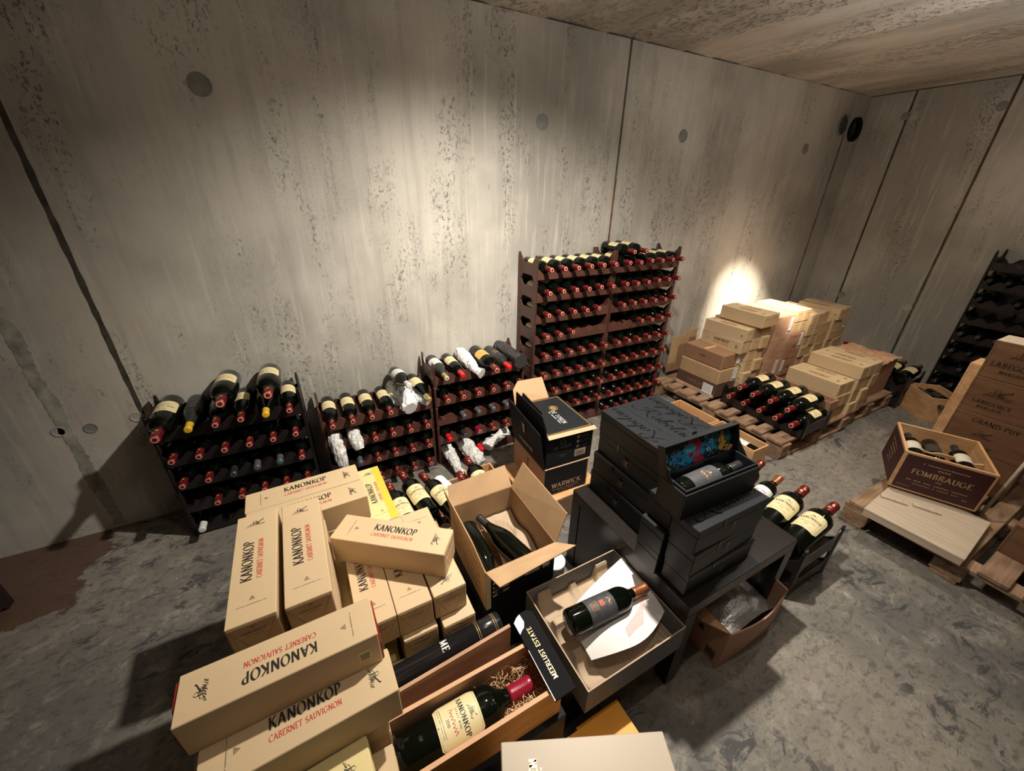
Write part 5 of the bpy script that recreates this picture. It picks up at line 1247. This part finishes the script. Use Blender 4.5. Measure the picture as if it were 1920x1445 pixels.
# orange cartons and champagne-coloured carton at the bottom edge
simple_case('orange_carton', .500, .668, .330, .452, 0, .150, 'orangecard', 'orange carton, right of two, on floor by the grey carton', 'carton', bev=.001)
simple_case('orange_carton', .375, .497, .330, .440, 0, .165, 'orangecard', 'orange carton, left of two, partly hidden by champagne carton', 'carton', bev=.001)
t, a, b_, h = simple_case('gloss_carton', 0, .393, 0, .30, 0, .500, 'creamgloss', 'champagne-coloured glossy carton with gold lettering at the bottom edge', 'carton', bev=.002, rz=R(-24.6))
cx_, cy_ = .210, .408; c6, s6 = math.cos(R(-24.6)), math.sin(R(-24.6))
t.location = (cx_ + .1965 * c6 - (-.15) * s6, cy_ + .1965 * s6 + (-.15) * c6, 0)
f = MB(); X = FT(h)
XT = X @ TR(-a + .080, b_ - .092, 0, rz=D90)
text(f, 'DE TOREN', .0175, 0, 0, 0, XT, thick=.24, thin=.07); microtext(f, 0, -.010, .085, .004, 0, XT, 16, 3); pen(f, arc(-a + .050, b_ - .085, .017, .019, 0, 360, 20), .004, .005, 0, 0, X)
for k in range(5): microtext(f, .02 + .0 * k, 0, .10, .004, 0, X @ TR(.155 + .010 * (k % 2), 0.0, 0, rz=D90), 9, 50 + k) if k < 2 else None
f.build('printed_lettering', [M['gold']], t)
# corrugated carton with bubble-wrapped thing under the table edge
t = thing('open_carton', (1.335, .545, 0), R(-3), 'open brown corrugated carton with bubble wrap, pulled out from under the table', 'carton')
def bulge_wall(nm, p0, p1, z1, bul, mm='pinkcard', th=.006):
    q = MB(); n = 14; A_, B_ = Vector(p0), Vector(p1); d = B_ - A_; nn = Vector((d.y, -d.x)).normalized(); vs = []
    for i in range(n + 1):
        for j, z in enumerate((0, z1 * .5, z1)):
            u = i / n; off = bul * math.sin(PI * u) * (.2, .9, 1)[j]; p = A_ + d * u + nn * off
            vs.append((p.x, p.y, z)); vs.append((p.x - nn.x * th, p.y - nn.y * th, z))
    k = 6
    for i in range(n):
        o = i * k
        for j in (0, 2): q_ = [(o + j, o + k + j, o + k + j + 2, o + j + 2), (o + j + 1, o + j + 3, o + k + j + 3, o + k + j + 1)]; [vs_ for vs_ in ()]; _w.extend(q_)
        _w.append((o + 4, o + k + 4, o + k + 5, o + 5)); _w.append((o, o + 1, o + k + 1, o + k))
    _w.append((0, 2, 4, 5, 3, 1)); o = n * k; _w.append((o, o + 1, o + 3, o + 5, o + 4, o + 2))
    q.add(vs, list(_w)); _w.clear(); return q.build(nm, [M[mm]], t)
_w = []
bulge_wall('front_wall', (-.175, -.160), (.185, -.140), .205, .022); bulge_wall('side_wall', (-.175, .16), (-.175, -.160), .215, .004); bulge_wall('side_wall', (.185, -.140), (.195, .17), .235, .006); bulge_wall('back_wall', (.195, .17), (-.175, .16), .22, .0)
q = MB(); q.box(-.17, .18, -.15, .16, 0, .005); q.build('bottom', M['redbox'], t)
q = MB(); sheet(q, [(-.177, -.155, .213), (-.177, .02, .216), (-.225, .02, .222), (-.232, -.075, .216)], .005); q.build('torn_flap', M['tan'], t)
f = MB(); f.add([(.045, .115, 0), (.075, .115, 0), (.060, .145, 0)], [(0, 1, 2)], 0, X=FL(-.181)); f.build('printed_symbol', [M['ink']], t); f = MB(); f.box(.10, .14, .03, .07, 0, .0003, 0, X=FL(-.181)); f.build('printed_frame', [M['darkbrown']], t)
m_ = MB(); n1, n2 = 30, 24; vs = []
for i in range(n1 + 1):
    for j in range(n2 + 1):
        u, v = i / n1 * 2 - 1, j / n2 * 2 - 1; x_ = .165 * u; y_ = .142 * v
        z_ = .06 + .135 * math.sqrt(max(0, 1 - .85 * u * u)) * math.sqrt(max(0, 1 - .5 * v * v)) + .008 * noise.noise(Vector((x_ * 25, y_ * 25, 3)))
        vs.append((1.345 + x_, .550 + y_, z_))
top = len(vs); vs += [(p[0], p[1], .008) for p in vs]
fs = [(i * (n2 + 1) + j, (i + 1) * (n2 + 1) + j, (i + 1) * (n2 + 1) + j + 1, i * (n2 + 1) + j + 1) for i in range(n1) for j in range(n2)]
m_.add(vs, fs + [tuple(top + q_ for q_ in f_) for f_ in fs], 0, True)
tag(m_.build('bubble_wrap_bundle', M['bubble']), 'silver bubble-wrapped bundle inside the brown corrugated carton', 'bubble wrap')
# black rack right of the table with large bottles, necks to the right
rack(2.020, .440, 0, D90, 2, 'black bottle rack of two tiers right of the side table', d=.33, m='rackdark')
KINDS['magfull'] = bottle(sc=1.22, fat=1.16, lab='label', la=(.080, .178), half=66, octo=.012, printer=lambda f_, s, h: print_full(f_, s, h, year='2016'), seg=34)
put('magfull', (1.700, .515, .262), D90, 'cream-labelled magnum in the black rack by the table, nearest the viewer', rx=R(-11), ry=R(8))
put('magfull', (1.700, .632, .262), D90 + R(5), 'cream-labelled magnum in the black rack by the table, second from the viewer', rx=R(-11), ry=R(-4))
KINDS['copperwhite'] = bottle(sc=1.1, cap='capcopper', captop='capcopper', lab='label2', la=(.07, .17), half=70, octo=0, foil=False, printer=lambda f_, s, h: microtext(f_, 0, .012 * s, .05 * s, .008 * s, 2, Matrix(), 6, 3))
put('copperwhite', (1.725, .748, .262), D90 + R(5), 'white-labelled bottle with copper cap in the black rack by the table', rx=R(-10))
put('magnum', (1.730, .855, .262), D90 + R(7), 'large red-capped bottle in the black rack half hidden by black boxes', rx=R(-10))
# ------------------------------------------------------------------ wooden cases with lying bottles in the middle
plank_case(.875, 1.325, 1.330, 1.735, 0, .148, 'wood', 'pale wooden case on the floor beneath the two black-and-tan cartons', mf='woodgrey')
open_box(.660, .835, 1.40, 1.80, 0, .150, 'woody', 'narrow open pine case left of the case under the cartons', ms='wood')
open_box(.355, .645, 1.33, 1.665, 0, .232, 'woodpink', 'open pinkish wooden case holding lying cream-labelled bottles', ms='wood')
open_box(.185, .345, 1.33, 1.665, 0, .232, 'wood', 'open wooden case left of the pinkish one, under red-capped bottles', ms='wood')
LB = 'cream-labelled bottles lying across the wooden cases'
for (cxp, cyp, dr, zc, lb) in ((.205, 1.690, 95, .290, 'leftmost'), (.285, 1.745, 98.5, .292, 'second from left'), (.378, 1.684, 102, .292, 'third from left'), (.561, 1.609, 90, .286, 'fourth from left'), (.645, 1.700, 88, .296, 'rightmost')):
    L_b = .355; ux, uy = math.cos(R(dr)), math.sin(R(dr))
    put('redfull', (cxp - ux * L_b, cyp - uy * L_b, zc), R(dr + 90), 'cream-labelled red-capped bottle lying on wooden cases, %s' % lb, LB, rx=R(-3))
for (x_, y_, w_) in ((.265, 1.345, 'left case'), (.43, 1.345, 'pinkish case, left'), (.58, 1.345, 'pinkish case, right')): put('red', (x_, y_, .055), PI, 'red-capped bottle lying low in the %s under the cream-labelled bottles' % w_, 'lower bottles in the wooden cases')
put('whitelabel', (.745, 1.42, .110), PI, 'white-labelled bottle lying in the narrow open pine case')
crumple('tissue_roll', 'bottle rolled in white printed tissue on the pinkish wooden case', 'wrapping paper', [(.495, 1.36, .275), (.482, 1.46, .275), (.465, 1.56, .277), (.452, 1.63, .278)], [.036, .040, .040, .034], 'white', seed=31, amp=.10)
# white round canisters beside the kraft carton
for k, (x_, y_) in enumerate(((.755, .965), (.322, 1.075))):
    t = thing('round_canister', (x_, y_, 0), 0, 'white round canister with dark rings, %s of the open kraft carton' % ('right', 'left')[k], 'canister', 'round canisters by the kraft carton')
    q = MB(); q.lathe([(0, .046), (.195, .046), (.196, .048), (.215, .048), (.217, .046)], 28, X=TR(rx=-D90)); q.build('body', M['white'], t)
    q = MB(); q.lathe([(.170, .0466), (.173, .0466)], 28, X=TR(rx=-D90)); q.lathe([(.160, .0466), (.1615, .0466)], 28, X=TR(rx=-D90)); q.build('ring', M['labeldark'], t)
# ------------------------------------------------------------------ tan and black printed cartons
rz_ = R(-2.6)
t, a, b_, h = simple_case('printed_carton', .968, 1.255, 1.372, 1.742, .1505, .340, 'tan', 'tan carton with black lower front band, under the black carton', 'carton', rz=rz_)
f = MB(); X = FF(-b_); f.box(-a + .002, a - .010, .006, h - .004, 0, .0008, 0, X=X); X2 = X @ TR(0, 0, .0014)
text(f, 'WARWICK', .030, .0, .048, 1, X2, thick=.14); microtext(f, 0, .032, .17, .005, 1, X2, 22, 3); microtext(f, 0, .020, .10, .003, 1, X2, 16, 3)
f.build('front_print', [M['blackcard'], M['salmon']], t)
f = MB(); X = FL(-a); text(f, 'WARWICK', .026, 0, .045, 0, X, thick=.14); f.prism([(-.012, .09), (.004, .09), (.010, .140), (.016, .150), (-.020, .150), (-.010, .14)], 0, .0005, 2, X=X); f.build('side_print', [M['brown']], t)
q = MB(); sheet(q, [(-a - .003, -b_ - .004, h * .98), (-a - .003, b_, h * .98), (-a - .042, b_ + .004, h + .262), (-a - .034, -b_ + .012, h + .225)], .004); q.build('black_flap', M['blackcard'], t)
f = MB(); Xf = FL(-a - .006) @ TR(0, 0, 0)
TT = TR(-a - .0205, 0, h + .11, ry=R(-8.5)) @ TR(-.0075, 0, 0) @ Matrix.Rotation(-D90, 4, 'Z') @ Matrix.Rotation(D90, 4, 'X')
text(f, 'WARWICK', .026, 0, .03, 0, TT @ TR(0, 0, .0, rz=PI), thick=.14); f.prism([(-.012, -.01), (.004, -.01), (.010, .040), (.016, .050), (-.020, .050), (-.010, .04)], 0, .0005, 2, X=TT @ TR(0, .04, 0)); f.build('flap_print', [M['salmon']], t)
t, a, b_, h = simple_case('printed_carton', .970, 1.262, 1.374, 1.748, .343, .548, 'blackcard', 'black carton with gold-lined top and round gold crest', 'carton', rz=rz_)
f = MB(); X = FT(h)
def frame(x0, x1, y0, y1, w_, mi, X):
    for (p, q_) in (((x0, y0), (x1, y0)), ((x1, y0), (x1, y1)), ((x1, y1), (x0, y1)), ((x0, y1), (x0, y0))): pen(f, [p, q_], w_ * .0, w_, 0, mi, X)
frame(-a + .012, a - .012, -b_ + .012, b_ - .012, .0028, 0, X); frame(-a + .018, a - .018, -b_ + .018, b_ - .018, .0010, 0, X)
f.prism(arc(.038, .060, .026, .026, 0, 345, 22), 0, .0005, 2, X=X)
f.v, f.f = f.v, f.f
pen(f, arc(.038, .060, .020, .020, 0, 360, 20), .003, .003, 0, 2, X @ TR(0, 0, .0008)); emblem(f, .038, .060, .012, 2, X @ TR(0, 0, .0008))
text(f, 'DE TOREN', .026, .0, .004, 1, X @ TR(-.002, -.035, 0, rz=-D90) @ Matrix.Diagonal((.82, 1, 1, 1)), thick=.09, thin=.03, sp=.12); microtext(f, 0, -.010, .13, .006, 1, X @ TR(-.002, -.035, 0, rz=-D90), 14, 3)
f.build('top_print', [M['gold'], M['whiteink'], M['blackcard']], t)
f = MB(); X = FF(-b_); text(f, 'DE TOREN', .017, -.045, .110, 0, X, thick=.15); pen(f, arc(-.045, .150, .014, .014, 0, 360, 18), .002, .002, 0, 0, X); microtext(f, -.045, .066, .06, .004, 0, X, 10, 3); microtext(f, -.045, .056, .03, .003, 0, X, 6, 3)
for k in range(3): f.add([(.042, .150 - .030 * k, 0), (.058, .150 - .030 * k, 0), (.058, .166 - .030 * k, 0), (.042, .166 - .030 * k, 0)], [(0, 1, 2, 3)], 2 if k == 1 else 1, X=X); microtext(f, .092, .154 - .030 * k, .05, .006, 0, X, 8, k)
barcode(f, .070, .055, .070, .045, X, 1, 3); f.build('front_print', [M['greyin'], M['pulp'], M['salmon'], M['ink']], t)
q = MB(); q.box(-.012, -.008, -.004, .125, 0, .0008, X=X @ TR(.02, -.03, .0)); q.build('packing_tape', M['whiteink'], t) if False else None
q = MB(); sheet(q, [(-a + .003, -b_ + .003, h + .003), (a - .002, -b_ - .001, h + .002), (a + .006, -b_ - .020, h - .012), (-a + .003, -b_ - .016, h - .010)], .003); q.build('front_flap', M['tan'], t)
q = MB(); sheet(q, [(-a - .002, -b_, h), (-a - .002, b_ * .9, h), (-a - .010, b_ * .8, h + .105), (-a - .006, -b_ + .045, h + .100), (-a + .0, -b_ + .010, h + .045)], .004); q.build('side_flap', M['blackcard'], t)
f = MB(); sheet(f, [(-a + .0006, -b_ + .016, h + .010), (-a + .0006, b_ * .85, h + .010), (-a - .0006, b_ * .85, h + .014), (-a - .0006, -b_ + .016, h + .014)], .001); f.build('gold_line', [M['gold']], t)
q = MB(); sheet(q, [(-a, b_ - .001, h), (a * .55, b_ - .001, h), (a * .42, b_ + .060, h + .115), (-a * .72, b_ + .055, h + .120), (-a * 1.0, b_ + .03, h + .08)], .004); q.build('back_flap', M['tan'], t)
q = MB(); sheet(q, [(-a + .012, -b_ + .05, h + .004), (-a + .012, b_ * .8, h + .004), (-a + .030, b_ * .78, h + .092), (-a + .022, -b_ + .10, h + .088)], .004); q.build('inner_flap', M['blackcard'], t)
